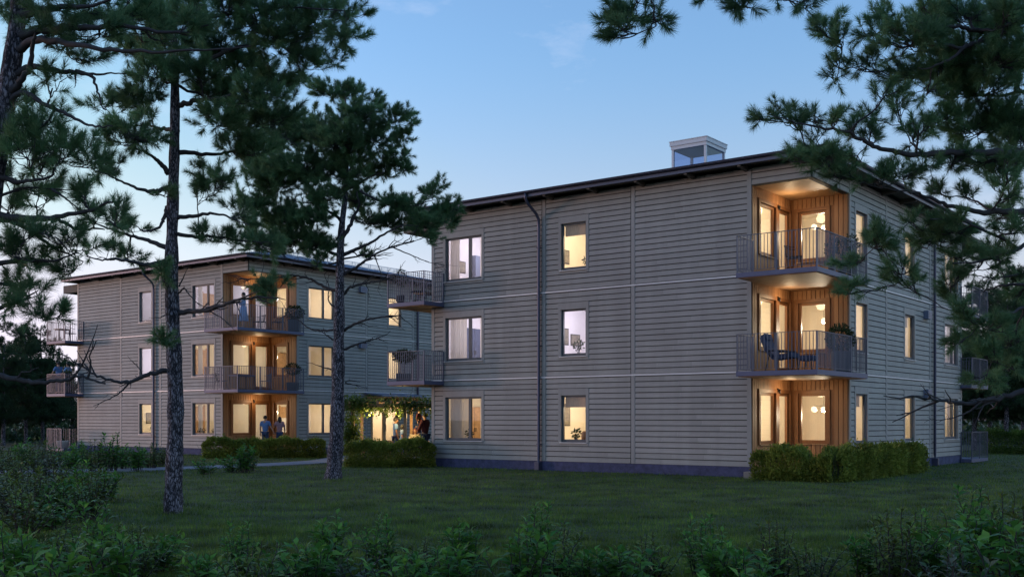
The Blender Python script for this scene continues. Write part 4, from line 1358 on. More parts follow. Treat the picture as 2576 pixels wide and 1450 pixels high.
# the second pine, its crown overlapping the nearer block's left end
D2 = ground_depth(1205)
T2 = px_trunk([(838, 1205, 42), (842, 1150, 38), (846, 1100, 36), (849, 1000, 33), (851, 900, 30), (853, 800, 26), (855, 700, 22), (856, 620, 19), (860, 560, 16), (868, 500, 13), (872, 420, 10), (870, 320, 7), (868, 230, 4)], D2)
T2[0] = (T2[0][0], T2[0][1], 0.0, T2[0][3])
L2 = [(px_line([(864, 640), (900, 625), (950, 600), (1000, 570), (1060, 565)], D2, D2 - .8), 0.06, 0.02), (px_line([(858, 600), (885, 560), (900, 520), (905, 480)], D2, D2 - .3), 0.07, 0.03), (px_line([(848, 640), (800, 620), (750, 605), (700, 600)], D2, D2 + .6), 0.055, 0.02),
      (px_line([(862, 560), (830, 530), (790, 515), (740, 500)], D2, D2 - .7), 0.055, 0.02), (px_line([(868, 480), (920, 450), (970, 430)], D2, D2 + .6), 0.05, 0.02), (px_line([(866, 440), (820, 410), (770, 380), (720, 350)], D2, D2 - .6), 0.05, 0.018),
      (px_line([(870, 380), (920, 340), (980, 310)], D2, D2 - .5), 0.045, 0.015), (px_line([(905, 480), (960, 510), (1040, 520), (1100, 500)], D2 - .3, D2 - .8), 0.04, 0.015)]
B2 = [(px_line([(866, 690), (900, 668), (940, 640), (985, 620), (1040, 605)], D2, D2 - 1), 0.05, 14), (px_line([(864, 740), (880, 720), (920, 712), (960, 705), (1000, 690)], D2, D2 - .6), 0.045, 10), (px_line([(866, 830), (890, 815), (930, 800), (975, 795), (1010, 790)], D2, D2 - 1), 0.045, 9),
      (px_line([(866, 878), (895, 865), (925, 858), (975, 840)], D2, D2 - .5), 0.04, 7), (px_line([(846, 730), (815, 722), (780, 700), (740, 690), (680, 700), (620, 702)], D2, D2 + 1), 0.05, 12), (px_line([(846, 828), (810, 832), (780, 828), (745, 800), (725, 790)], D2, D2 + .8), 0.035, 7),
      (px_line([(846, 772), (830, 765), (825, 748), (828, 720), (815, 690)], D2, D2 - .3), 0.03, 4), (px_line([(845, 858), (822, 843), (802, 828)], D2), 0.03, 2), (px_line([(843, 930), (820, 925), (780, 912)], D2), 0.03, 3), (px_line([(868, 962), (895, 968), (925, 975)], D2), 0.02, 4),
      (px_line([(868, 960), (880, 955), (905, 960)], D2), 0.018, 2), (px_line([(985, 620), (1030, 640), (1080, 660), (1110, 665)], D2 - .6, D2 - 1), 0.02, 12), (px_line([(866, 650), (920, 640), (960, 620)], D2, D2 + .7), 0.03, 9), (px_line([(850, 660), (800, 670), (750, 660)], D2, D2 - .8), 0.03, 9), (px_line([(940, 640), (960, 690), (950, 730)], D2 - .5), 0.018, 6)]
PADS2 = [(880, 235, 52, 26), (945, 250, 28, 16), (825, 228, 52, 24), (900, 290, 66, 42), (995, 298, 42, 28), (1032, 308, 18, 15), (950, 350, 58, 38), (1018, 345, 32, 22), (850, 345, 78, 56), (785, 325, 68, 52), (715, 335, 70, 60), (765, 420, 88, 56), (860, 435, 66, 46), (955, 425, 56, 36), (1008, 425, 28, 18), (1000, 395, 30, 16),
         (700, 450, 84, 56), (645, 400, 50, 50), (905, 500, 52, 34), (985, 505, 48, 26), (700, 540, 76, 48), (790, 545, 56, 38), (1040, 520, 46, 26), (1088, 490, 30, 22), (1112, 470, 16, 15), (1120, 545, 46, 33), (1072, 565, 56, 33), (1000, 560, 54, 30), (930, 555, 44, 24), (1075, 605, 32, 13), (740, 600, 86, 42), (665, 615, 56, 34), (800, 615, 56, 30), (890, 390, 50, 34), (820, 490, 60, 40), (640, 500, 46, 40), (915, 640, 20, 14), (800, 655, 26, 14), (620, 560, 34, 28), (1140, 520, 22, 22)]
pine('smaller pine with a dense rounded crown in front of the nearer block\'s left end', T2, L2, px_pads(PADS2, D2, 5, spread=0.9), 0.15, 0.010, 90, 102, kd=0.9, bare=B2, group='pine trees in the garden')

# the pine at the left edge of the picture, its foot outside the frame
D0 = 12.0
T0 = [(-6.3, D0, 0.0, 0.15)] + px_trunk([(-70, 900, 60), (-40, 600, 54), (-12, 430, 50), (15, 260, 46), (36, 120, 43), (48, 20, 40), (60, -120, 30), (70, -300, 18), (76, -420, 6)], D0)
L0 = [(px_line([(30, 40), (90, 32), (150, 17), (230, 8), (300, -4)], D0, D0 - .5), 0.05, 0.015), (px_line([(40, 95), (110, 72), (160, 70), (215, 75), (320, 74), (430, 72), (520, 55)], D0, D0 - .6), 0.055, 0.012), (px_line([(34, 130), (90, 95), (165, 115), (260, 120), (400, 124), (640, 128)], D0, D0 - 1.0), 0.05, 0.01),
      (px_line([(20, 240), (55, 205), (74, 165), (80, 110), (100, 60)], D0, D0 - .4), 0.045, 0.02), (px_line([(28, 190), (75, 168), (120, 172), (190, 178), (225, 195), (245, 225), (272, 270)], D0, D0 - .4), 0.042, 0.01), (px_line([(190, 178), (250, 190), (320, 182)], D0 - .2), 0.02, 0.008),
      (px_line([(15, 260), (60, 225), (110, 262), (170, 295), (230, 312), (290, 318)], D0, D0 - .5), 0.035, 0.012), (px_line([(-15, 440), (30, 455), (60, 456), (120, 450), (140, 430)], D0, D0 - .3), 0.035, 0.012), (px_line([(-25, 540), (60, 548), (165, 545), (230, 532), (295, 500)], D0, D0 - .4), 0.045, 0.015),
      (px_line([(-25, 550), (60, 550), (150, 556), (200, 570), (255, 582)], D0, D0 + .4), 0.04, 0.012), (px_line([(-20, 540), (60, 570), (120, 610), (165, 640), (205, 652)], D0, D0 + .3), 0.03, 0.01), (px_line([(-45, 665), (40, 655), (130, 650), (200, 645)], D0, D0 - .3), 0.035, 0.01), (px_line([(-50, 720), (20, 712), (80, 720)], D0, D0 + .3), 0.03, 0.01), (px_line([(-55, 790), (20, 770), (60, 745), (100, 740)], D0, D0 - .2), 0.03, 0.01)]
B0 = [(px_line([(-72, 925), (-40, 930), (0, 942), (60, 958), (110, 962), (160, 955), (200, 945), (262, 962)], D0, D0 - .4), 0.040, 5), (px_line([(130, 475), (160, 495), (185, 515), (205, 530)], D0 - .2), 0.015, 3), (px_line([(-30, 505), (60, 470), (185, 478)], D0), 0.02, 3), (px_line([(190, 185), (190, 215)], D0 - .2), 0.014, 2), (px_line([(150, 178), (110, 205), (95, 215)], D0 - .1), 0.010, 2)]
PADS0 = [(90, 15, 95, 26), (220, 25, 105, 32), (330, 35, 95, 36), (250, 88, 105, 24), (130, 98, 80, 22), (380, 90, 75, 30), (450, 75, 55, 35), (205, 148, 44, 22), (30, 255, 45, 45), (30, 322, 55, 50), (100, 315, 66, 36), (132, 215, 42, 26), (70, 385, 75, 42), (155, 375, 85, 36), (215, 415, 46, 26), (110, 438, 75, 18), (40, 440, 48, 28), (20, 520, 38, 36), (90, 508, 46, 30),
         (110, 482, 36, 16), (215, 508, 24, 22), (285, 560, 30, 20), (240, 552, 26, 16), (60, 590, 46, 22), (140, 592, 52, 16), (190, 622, 52, 24), (100, 660, 62, 20), (180, 680, 42, 16), (30, 715, 46, 24), (80, 742, 52, 20), (112, 800, 42, 20), (150, 790, 14, 9), (40, 640, 36, 24), (10, 780, 34, 18), (30, 60, 40, 30), (490, 20, 60, 30), (130, 50, 60, 26)]
pine('pine at the left picture edge with dark boughs reaching across the upper left', T0, L0, px_pads(PADS0, D0, 7, spread=0.5), 0.13, 0.0052, 110, 103, kd=0.95, bare=B0, group='pine trees in the garden')

# the pine at the right edge: boughs from a trunk outside the frame
D3 = 12.5
T3 = [(6.9, D3, 0.0, 0.17)] + px_trunk([(2800, 900, 66), (2796, 600, 60), (2790, 300, 54), (2785, 0, 46), (2780, -250, 34), (2776, -450, 12)], D3)


def c3(pts):
    return [(1810.6 + 0.4162 * x, 0.4162 * y) for x, y in pts]


L3 = [(px_line([(2786, 20), (2680, 15)] + c3([(1840, 115), (1740, 160), (1640, 205), (1560, 190), (1450, 150), (1330, 150), (1150, 155)]), D3, D3 - .6), 0.06, 0.014), (px_line(c3([(1640, 205), (1560, 265), (1480, 285), (1380, 270), (1260, 240), (1150, 215)]), D3 - .3, D3 - .8), 0.035, 0.01),
      (px_line(c3([(1635, 230), (1615, 330), (1590, 420), (1540, 500), (1500, 620)]), D3 - .3, D3), 0.03, 0.008), (px_line([(2792, 380), (2680, 390)] + c3([(1840, 920), (1640, 920), (1420, 925), (1260, 938), (1100, 935), (960, 905), (860, 850), (740, 790), (600, 760), (460, 720), (330, 680)]), D3, D3 - .9), 0.05, 0.010),
      (px_line([(2796, 500), (2680, 520)] + c3([(1840, 1280), (1720, 1275), (1540, 1268), (1400, 1245), (1240, 1205), (1150, 1165), (1000, 1120)]), D3, D3 - .7), 0.05, 0.012), (px_line(c3([(1480, 285), (1400, 350), (1300, 405), (1180, 415)]), D3 - .5, D3 - .9), 0.02, 0.008),
      (px_line([(2798, 560), (2700, 590), (2620, 600), (2560, 625), (2480, 645), (2400, 660)], D3, D3 - .5), 0.045, 0.012), (px_line([(2798, 640), (2680, 700), (2600, 715), (2540, 720), (2480, 735)], D3, D3 + .3), 0.04, 0.012), (px_line([(2799, 700), (2660, 770), (2570, 770), (2500, 790)], D3, D3 - .4), 0.04, 0.01),
      (px_line([(2785, -60), (2600, -60), (2400, -70), (2200, -75), (2000, -65), (1800, -50), (1620, -35)], D3 - .5, D3 - 2.5), 0.06, 0.012), (px_line([(2790, 250), (2680, 240), (2600, 235), (2500, 240), (2400, 225)], D3, D3 + .5), 0.045, 0.012), (px_line([(2560, 625), (2520, 600), (2440, 560), (2340, 545)], D3 - .3, D3 - .6), 0.025, 0.01)]
B3 = [(px_line([(2800, 960), (2680, 960), (2575, 985), (2500, 1005), (2430, 1016), (2375, 1008), (2330, 1000)], D3, D3 - .6), 0.045, 8), (px_line([(2470, 1010), (2430, 1038), (2390, 1052), (2355, 1056)], D3 - .4), 0.012, 4), (px_line([(2375, 1008), (2335, 990), (2315, 965)], D3 - .5), 0.009, 2), (px_line([(2560, 690), (2500, 700), (2440, 690)], D3), 0.014, 5), (px_line([(2575, 560), (2520, 580), (2470, 560)], D3), 0.014, 6)]
P3 = [(660, 180, 85, 66), (600, 172, 44, 28), (740, 245, 60, 36), (715, 400, 55, 55), (700, 500, 38, 38), (850, 385, 85, 55), (950, 185, 105, 95), (1000, 100, 86, 46), (1150, 255, 190, 130), (1300, 120, 150, 100), (1500, 60, 190, 90), (1740, 120, 120, 140), (1000, 560, 66, 55), (1060, 602, 36, 28), (1110, 450, 140, 90), (1300, 400, 150, 110), (1250, 560, 80, 60),
      (1500, 350, 190, 140), (1700, 350, 150, 150), (1350, 700, 110, 75), (1200, 770, 95, 55), (1150, 850, 56, 46), (1500, 750, 150, 95), (1700, 700, 150, 115), (1780, 850, 100, 110), (350, 665, 95, 45), (255, 712, 36, 22), (450, 725, 75, 55), (560, 725, 75, 46), (680, 755, 85, 55), (800, 795, 75, 46), (900, 705, 46, 36), (900, 835, 75, 55), (560, 905, 95, 55), (480, 962, 85, 46), (640, 950, 115, 75),
      (700, 1040, 95, 50), (800, 1000, 75, 55), (950, 1100, 140, 52), (1100, 1045, 115, 55), (1250, 1005, 115, 46), (1400, 985, 140, 55), (1600, 965, 140, 62), (1750, 1005, 95, 55), (1300, 1155, 70, 26), (1500, 1185, 90, 34), (1700, 1185, 95, 34), (950, 1420, 56, 36), (1200, 1375, 85, 55), (1350, 1385, 115, 64), (1450, 1345, 80, 44), (1750, 1400, 75, 36), (1400, 560, 120, 80), (1600, 550, 130, 90), (1780, 500, 90, 90)]
PADS3 = [(1810.6 + .4162 * x, .4162 * y, .4162 * a, .4162 * b) for x, y, a, b in P3]
PADS3 += [(2105.7 + .5086 * x, 469.4 + .5086 * y, .5086 * a, .5086 * b) for x, y, a, b in [(180, 290, 95, 55), (60, 382, 46, 36), (60, 520, 55, 36), (300, 400, 75, 34), (330, 470, 75, 36), (480, 265, 140, 52), (560, 215, 110, 52), (600, 330, 95, 44), (560, 480, 80, 40), (690, 400, 90, 40), (800, 350, 90, 40), (560, 540, 62, 36), (620, 620, 55, 34), (680, 670, 55, 30), (600, 772, 36, 26), (765, 700, 90, 42), (860, 760, 90, 66), (745, 820, 80, 50), (850, 900, 75, 42), (720, 960, 70, 24)]]
pads3 = px_pads(PADS3, D3 - 0.3, 9, spread=0.55)
pads3 += px_pads([(2480, 60, 80, 50), (2540, 160, 60, 60), (2420, 200, 70, 40), (2540, 300, 60, 50), (2450, 330, 60, 40), (2520, 420, 70, 40), (2400, 130, 60, 40), (2560, 30, 50, 40), (2350, 60, 60, 36), (2540, 540, 50, 30), (2500, 640, 50, 26), (2550, 740, 40, 26)], D3 + 0.5, 19, spread=0.4)
pads3 += px_pads([(1590, 40, 75, 42), (1560, 85, 34, 28), (1540, 40, 30, 30), (1650, 60, 26, 24), (1770, -2, 44, 16), (1880, 15, 48, 24), (2000, 5, 50, 20), (1850, -10, 40, 14)], D3 - 2.3, 10, spread=0.15)
pine('pine at the right picture edge with needle boughs hanging over the nearer block', T3, L3, pads3, 0.10, 0.0044, 110, 104, kd=0.95, bare=B3, group='pine trees in the garden', droop=0.10)

# pines farther off, beyond both blocks
def far_pine(px, depth, h, seed, label, wide=1.0):
    g = np.random.default_rng(seed)
    x = (px - CXD) / FD * depth
    lean = g.normal(0, 0.02)
    tr = [(x + lean * z, depth, z, max(0.02, 0.15 * (1 - z / h * 0.9))) for z in np.linspace(0, h, 7)]
    pads = []
    nl_ = int(h * 2.6)
    for i in range(nl_):
        f = 0.22 + 0.78 * (i + 0.5) / nl_
        r = wide * h * 0.20 * (1.12 - f) ** 0.55 * g.uniform(0.6, 1.25)
        a = g.uniform(0, 6.28)
        pads.append(((x + lean * f * h + r * 0.75 * math.cos(a), depth + r * 0.75 * math.sin(a), f * h + g.normal(0, 0.15)), (r * 0.8, r * 0.8, r * 0.36)))
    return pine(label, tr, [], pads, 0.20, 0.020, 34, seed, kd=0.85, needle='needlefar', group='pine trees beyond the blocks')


LW = ['leftmost', 'second', 'third', 'fourth', 'fifth', 'sixth', 'seventh', 'eighth', 'ninth']
for i, (px, d, h, w) in enumerate([(-30, 80, 7.8, 1.4), (8, 74, 7.0, 1.4), (40, 92, 9.6, 1.4), (66, 78, 8.4, 1.5), (108, 82, 8.6, 1.4), (150, 90, 7.2, 1.4), (182, 84, 5.4, 1.1), (-80, 70, 8.0, 1.2)]):
    far_pine(px, d, h, 300 + i, ['dark pine beyond the left end of the farther block, by the picture edge', 'short dark pine at the far left picture edge', 'third far pine from the left picture edge', 'tallest far pine left of the end balconies', 'far pine just left of the end balconies', 'far pine behind the end balconies of the farther block', 'low far pine seen under the end balconies of the farther block', 'far pine outside the left edge of the picture'][i], w)
for i, (px, d, h, w) in enumerate([(2449, 62, 9.0, 1.0), (2490, 68, 10.5, 1.1), (2530, 60, 8.6, 1.1), (2572, 72, 12.0, 1.1), (2610, 62, 9.5, 1.1), (2420, 84, 9.0, 1.1), (2550, 90, 11.5, 1.3)]):
    far_pine(px, d, h, 320 + i, ['far pine whose trunk stands just right of the nearer block\'s end terrace', 'tall far pine second from the nearer block\'s right end', 'far pine behind the hedge at the right edge', 'tall far pine at the right picture edge behind the hedge', 'far pine outside the right edge of the picture', 'far pine behind the nearer block\'s right-end balconies', 'farthest tall pine at the right, seen between nearer trunks'][i], w)


# ------------------------------------------------------------------ hedges
def hedge(line, width, h, seed, label, n_per_m, size=0.055, m='hedge', lumps=0.12):
    """clipped-then-grown hedge along a line on the ground: leaves, shoots and inner stems"""
    g = np.random.default_rng(seed)
    pts = [np.array(p, float) for p in line]
    seg = [np.linalg.norm(pts[i + 1] - pts[i]) for i in range(len(pts) - 1)]
    tot = sum(seg)
    root = empty('hedge', (pts[0][0], pts[0][1], 0))
    tag(root, label, 'hedge', 'hedges round the blocks')
    cum = np.concatenate([[0], np.cumsum(seg)])

    def pos(s):
        i = np.clip(np.searchsorted(cum, s, side='right') - 1, 0, len(seg) - 1)
        t = (s - cum[i]) / np.array(seg)[i]
        a = np.array(pts)[i]; b = np.array(pts)[i + 1]
        d = (b - a) / np.linalg.norm(b - a, axis=1)[:, None]
        return a + (b - a) * t[:, None], np.stack([-d[:, 1], d[:, 0]], 1)
    n = int(tot * n_per_m)
    s = g.uniform(0, tot, n)
    c, nn = pos(s)
    # cross-section: rounded box, denser near its surface
    th = g.uniform(0, 2 * np.pi, n); rr = g.uniform(0.25, 1, n) ** 0.4
    lump = 1 + lumps * (np.sin(s * 4.1 + seed) * 0.5 + np.sin(s * 9.7 + 2 * seed) * 0.35 + np.sin(s * 2.2) * 0.4)
    cx = np.sign(np.cos(th)) * np.abs(np.cos(th)) ** 0.6 * rr * width / 2 * lump
    cz = np.where(g.uniform(size=n) < 0.5, np.sign(np.sin(th)) * np.abs(np.sin(th)) ** 0.6 * rr, np.where(np.abs(np.cos(th)) > 0.5, g.uniform(-1, 1, n), np.sin(th) * rr))
    z = (cz * 0.5 + 0.5) * h * (0.92 + 0.08 * lump) * lump + 0.03
    end = np.minimum(1.0, np.minimum(s, tot - s) / 0.25) ** 0.5
    z = z * (0.75 + 0.25 * end)
    z = z + (g.uniform(size=n) < 0.05) * (cz > 0.4) * g.uniform(0, 0.16, n)      # stray shoots
    p = np.stack([c[:, 0] + nn[:, 0] * cx, c[:, 1] + nn[:, 1] * cx, z], 1) - np.array([pts[0][0], pts[0][1], 0])
    out = np.stack([nn[:, 0] * cx, nn[:, 1] * cx, (cz + 0.5) * 0.4], 1); out /= np.linalg.norm(out, axis=1)[:, None] + 1e-9
    ax = out + g.normal(0, 0.6, (n, 3)) + np.array([0, 0, 0.35]); ax /= np.linalg.norm(ax, axis=1)[:, None]
    sd_ = np.cross(ax, g.normal(size=(n, 3))); sd_ /= np.linalg.norm(sd_, axis=1)[:, None]
    L = size * g.uniform(0.7, 1.35, n)[:, None]
    v = np.stack([p, p + ax * L * .5 + sd_ * L * .27, p + ax * L, p + ax * L * .5 - sd_ * L * .27], 1).reshape(-1, 3)
    link('foliage', np_mesh('hedge_foliage', v, np.arange(n * 4).reshape(-1, 4), M[m], 4), root)
    lines = []
    for i in range(int(tot * 14)):
        q = g.uniform(0.05, tot - 0.05)
        c1, n1 = pos(np.array([q]))
        b = np.array([c1[0, 0] - pts[0][0], c1[0, 1] - pts[0][1], 0.0]) + np.array([n1[0, 0], n1[0, 1], 0]) * g.uniform(-.3, .3) * width
        e = b + np.array([g.normal(0, .12), g.normal(0, .12), h * g.uniform(0.75, 1.06)])
        lines.append((wiggle(b - np.array([0, 0, .05]), e, 5, .05, g), np.linspace(0.010, 0.004, 5)))
    tubes_np(lines, 'stem', M['twig'], root, 4)
    return root


CRw = A_R['C']
hw = lambda x, y: tuple(wpt(CRw, x, y)[:2])
hedge([hw(-0.85, 1.38), hw(-0.95, -0.6), hw(-0.9, -1.0), hw(0.6, -1.05), hw(6.6, -1.0)], 0.80, 0.82, 41, 'L-shaped leafy hedge wrapped round the nearer block\'s lit ground-floor corner', 6200, 0.078, lumps=0.24)
hedge([(-2.85, 40.55), (-4.4, 40.4), (-6.15, 40.6)], 0.95, 0.92, 42, 'dark hedge between the second pine trunk and the nearer block, before the pergola', 5300, 0.082, lumps=0.12)
hedge([(-14.05, 49.6), (-11.5, 49.9), (-8.6, 50.3)], 0.9, 0.82, 43, 'low hedge before the farther block\'s loggia, people standing behind it', 4600, 0.087, lumps=0.12)
hedge([(24.2, 56.0), (27.0, 55.2), (31.0, 54.6)], 1.1, 1.15, 44, 'pale green hedge at the right edge beside the end terrace', 3200, 0.09, m='vine', lumps=0.12)


# ------------------------------------------------------------------ leafy shrubs of the undergrowth
def leaf_cluster(P, A, L, W, g):
    """broad pointed leaves folded along the midrib: 4 faces each"""
    n = len(P)
    A = A / np.linalg.norm(A, axis=1)[:, None]
    S = np.cross(A, np.array([0, 0, 1.0]) + g.normal(0, 0.25, (n, 3))); S /= np.linalg.norm(S, axis=1)[:, None]
    N = np.cross(S, A)
    L = L[:, None]; W = W[:, None]
    dr = np.array([0, 0, -1.0])
    b = P; m = P + A * L * 0.48 + N * L * 0.05; t = P + A * L + dr * L * 0.14
    l1 = P + A * L * 0.42 + S * W * 0.5 + N * L * 0.10; r1 = P + A * L * 0.42 - S * W * 0.5 + N * L * 0.10
    v = np.stack([b, l1, t, r1, m], 1).reshape(-1, 3)
    k = np.arange(n)[:, None] * 5
    f = np.concatenate([k + np.array([[0, 4, 1]]), k + np.array([[1, 4, 2]]), k + np.array([[0, 3, 4]]), k + np.array([[3, 2, 4]])], 1).reshape(-1, 3)
    return v, f


def shrub_proto(seed, h, spread, stems, leaf, m, dense=1.0):
    g = np.random.default_rng(seed)
    lines = []; P = []; A = []; Ln = []; Wd = []
    for i in range(stems):
        a = g.uniform(0, 6.28); r = spread * g.uniform(0.15, 1.0)
        hh = h * g.uniform(0.55, 1.0) * (1 - 0.25 * r / spread)
        b = np.array([0.12 * math.cos(a) * g.uniform(0.2, 1), 0.12 * math.sin(a) * g.uniform(0.2, 1), -0.03])
        e = np.array([r * math.cos(a), r * math.sin(a), hh])
        q = wiggle(b, e, 8, 0.04, g, sag=-0.06)
        lines.append((q, np.linspace(0.008, 0.003, 8)))
        nl_ = int(hh / 0.030 * dense)
        az = g.uniform(0, 6.28)
        for j in range(nl_):
            f = 0.18 + 0.82 * j / nl_
            k = f * 7; i0 = min(int(k), 6); p = q[i0] * (1 - (k - i0)) + q[i0 + 1] * (k - i0)
            az += 2.4 + g.normal(0, 0.3)
            el = g.uniform(-0.1, 0.5) + 0.75 * f ** 4
            P.append(p); A.append([math.cos(az) * math.cos(el), math.sin(az) * math.cos(el), math.sin(el)])
            s = leaf * g.uniform(0.65, 1.2) * (1.1 - 0.45 * f ** 3)
            Ln.append(s); Wd.append(s * g.uniform(0.30, 0.44))
    v, f = leaf_cluster(np.array(P), np.array(A), np.array(Ln), np.array(Wd), g)
    lm = np_mesh('shrub_leaves', v, f, M[m], 3)
    V = []
    st = tubes_np(lines, 'stem', M['twig'], None, 4)
    me = st.data
    bpy.data.objects.remove(st)
    return lm, me


PROTO = [shrub_proto(1, 0.70, 0.34, 16, 0.150, 'shrub', 1.15), shrub_proto(2, 0.60, 0.40, 18, 0.11, 'shrub2', 1.3), shrub_proto(3, 0.82, 0.32, 16, 0.13, 'shrub', 1.15), shrub_proto(4, 0.48, 0.40, 18, 0.12, 'shrub3'), shrub_proto(5, 0.40, 0.40, 17, 0.14, 'shrub', 1.2), shrub_proto(6, 0.72, 0.40, 22, 0.10, 'shrub2', 1.5), shrub_proto(7, 0.56, 0.38, 17, 0.175, 'shrub', 1.1), shrub_proto(8, 0.62, 0.38, 16, 0.12, 'shrub3', 1.2)]
PW = ['bright green', 'olive', 'upright green', 'purplish', 'low broad-leaved', 'small-leaved', 'large-leaved', 'grey-purple']
ORD = ['first', 'second', 'third', 'fourth', 'fifth', 'sixth', 'seventh', 'eighth', 'ninth', 'tenth', 'eleventh', 'twelfth', '13th', '14th', '15th', '16th', '17th', '18th', '19th', '20th', '21st', '22nd', '23rd', '24th', '25th', '26th', '27th', '28th', '29th', '30th', '31st', '32nd', '33rd', '34th', '35th', '36th', '37th', '38th', '39th', '40th', '41st', '42nd', '43rd', '44th', '45th', '46th', '47th', '48th', '49th', '50th']


def shrub(px, py, kind, scale, label, group):
    d = ground_depth(py)
    x = (px - CXD) / FD * d
    root = empty('shrub', (x, d, 0), rnd.uniform(0, 6.28))
    scale *= 1.18 if py > 1400 else 1.3
    root.scale = (scale, scale, scale)
    lm, sm_ = PROTO[kind]
    link('stem', sm_, root); link('foliage', lm, root)
    return tag(root, label, 'shrub', group)


def shrub_row(lst, where, group):
    lst = sorted(lst)
    for i, (px, py, kind, s) in enumerate(lst):
        shrub(px, py, kind, s, '%s shrub, %s from left %s' % (PW[kind], ORD[i], where), group)


# front row along the lower picture edge: (pixel x, pixel y of its foot, kind, size)
g4 = random.Random(21)
front = [(240, 1440, 2, 1.0), (60, 1450, 6, 0.9), (150, 1470, 1, 1.0), (330, 1480, 5, 0.9), (400, 1440, 7, 0.85), (120, 1560, 6, 1.2), (600, 1450, 2, 0.75), (690, 1470, 4, 1.0), (520, 1500, 7, 0.8), (830, 1440, 0, 0.98), (790, 1490, 6, 1.0), (960, 1450, 2, 0.85), (900, 1500, 3, 0.9),
         (1060, 1470, 1, 0.85), (1010, 1520, 6, 0.9), (1165, 1450, 0, 0.92), (1120, 1500, 7, 0.95), (1260, 1500, 4, 1.2), (1360, 1435, 2, 0.98), (1400, 1470, 1, 1.0), (1320, 1510, 3, 1.1), (1180, 1560, 3, 1.2), (1490, 1480, 7, 0.8), (1640, 1460, 1, 0.85), (1580, 1490, 7, 0.9), (1760, 1450, 2, 0.85), (1800, 1490, 0, 0.9), (1700, 1520, 4, 1.0),
         (1880, 1500, 7, 0.9), (1950, 1470, 5, 0.9), (2040, 1480, 1, 0.85), (2120, 1500, 3, 0.9), (2180, 1460, 0, 0.8), (2250, 1480, 5, 1.1), (2320, 1440, 2, 0.9), (2380, 1470, 6, 1.1), (2440, 1410, 2, 1.15), (2470, 1450, 0, 1.15), (2540, 1440, 5, 1.2), (2560, 1500, 6, 1.4), (2420, 1530, 3, 1.1), (30, 1520, 3, 1.1), (280, 1540, 0, 1.1), (480, 1560, 4, 1.2), (640, 1560, 1, 1.1), (1480, 1570, 6, 1.2), (1900, 1580, 4, 1.2), (2220, 1580, 6, 1.3), (2580, 1420, 1, 1.1)]
front = [f for i, f in enumerate(front) if not (f[1] >= 1490 and 200 < f[0] < 2300 and i % 2)]
front = [(a, b, {3: 0, 7: 6}.get(c, c) if i % 3 else c, d) for i, (a, b, c, d) in enumerate(front)]
shrub_row(front, 'in the row along the picture\'s lower edge', 'shrubs in the front row')
mid = [(30, 1300, 7, 1.1), (75, 1310, 5, 1.25), (120, 1290, 1, 1.3), (165, 1300, 6, 1.1), (205, 1285, 2, 1.1), (235, 1270, 1, 1.2), (265, 1260, 0, 0.95), (95, 1265, 3, 1.2), (180, 1262, 7, 1.25), (10, 1275, 1, 1.2), (140, 1330, 4, 1.2), (60, 1345, 1, 1.1), (220, 1310, 5, 1.0)]
shrub_row(mid, 'in the clump left of the tall pine trunk', 'shrubs left of the tall pine')
back = [(20, 1190, 1, 1.3), (60, 1183, 0, 1.4), (100, 1188, 5, 1.4), (140, 1178, 1, 1.3), (175, 1182, 6, 1.2), (205, 1172, 0, 1.3), (240, 1185, 5, 1.3), (278, 1185, 2, 1.45), (312, 1180, 0, 1.15), (345, 1184, 0, 1.2), (380, 1178, 5, 1.1), (405, 1172, 1, 1.1), (-15, 1180, 5, 1.3), (120, 1205, 7, 1.2), (40, 1210, 1, 1.1)]
shrub_row(back, 'in the row below the farther block\'s left facade', 'shrubs before the farther block')
for (px, py, kind, s, lab) in [(612, 1188, 0, 1.3, 'dark bushy shrub on the grass between the two pine trunks, by the path'), (588, 1186, 4, 1.2, 'low broad-leaved shrub just left of the bushy one by the path'), (520, 1192, 4, 1.1, 'pale-leaved low shrub just right of the tall pine trunk'), (633, 1183, 1, 0.95, 'small olive shrub just right of the bushy one by the path')]:
    shrub(px, py, kind, s, lab, 'shrubs by the path')

# low growth under the far pines: nobody could count it
g = np.random.default_rng(77)
VV = []; NF = 0
for (xa, xb, ya, yb, n) in ((-62, -27, 82, 100, 9000), (27, 75, 75, 95, 12000)):
    p = np.stack([g.uniform(xa, xb, n), g.uniform(ya, yb, n), g.uniform(0, 1, n) ** 1.4 * (1.15 + 0.5 * np.sin(g.uniform(0, 6, n)))], 1)
    ax = g.normal(size=(n, 3)) + np.array([0, 0, 0.5]); ax /= np.linalg.norm(ax, axis=1)[:, None]
    sd_ = np.cross(ax, g.normal(size=(n, 3))); sd_ /= np.linalg.norm(sd_, axis=1)[:, None]
    L = g.uniform(0.25, 0.55, n)[:, None]
    VV.append(np.stack([p, p + ax * L * .5 + sd_ * L * .3, p + ax * L, p + ax * L * .5 - sd_ * L * .3], 1).reshape(-1, 3))
V = np.concatenate(VV)
setting(tag(link('undergrowth', np_mesh('undergrowth', V, np.arange(len(V)).reshape(-1, 4), M['needlefar'], 4)), 'dark low growth under the far pines', 'undergrowth'), 'stuff')

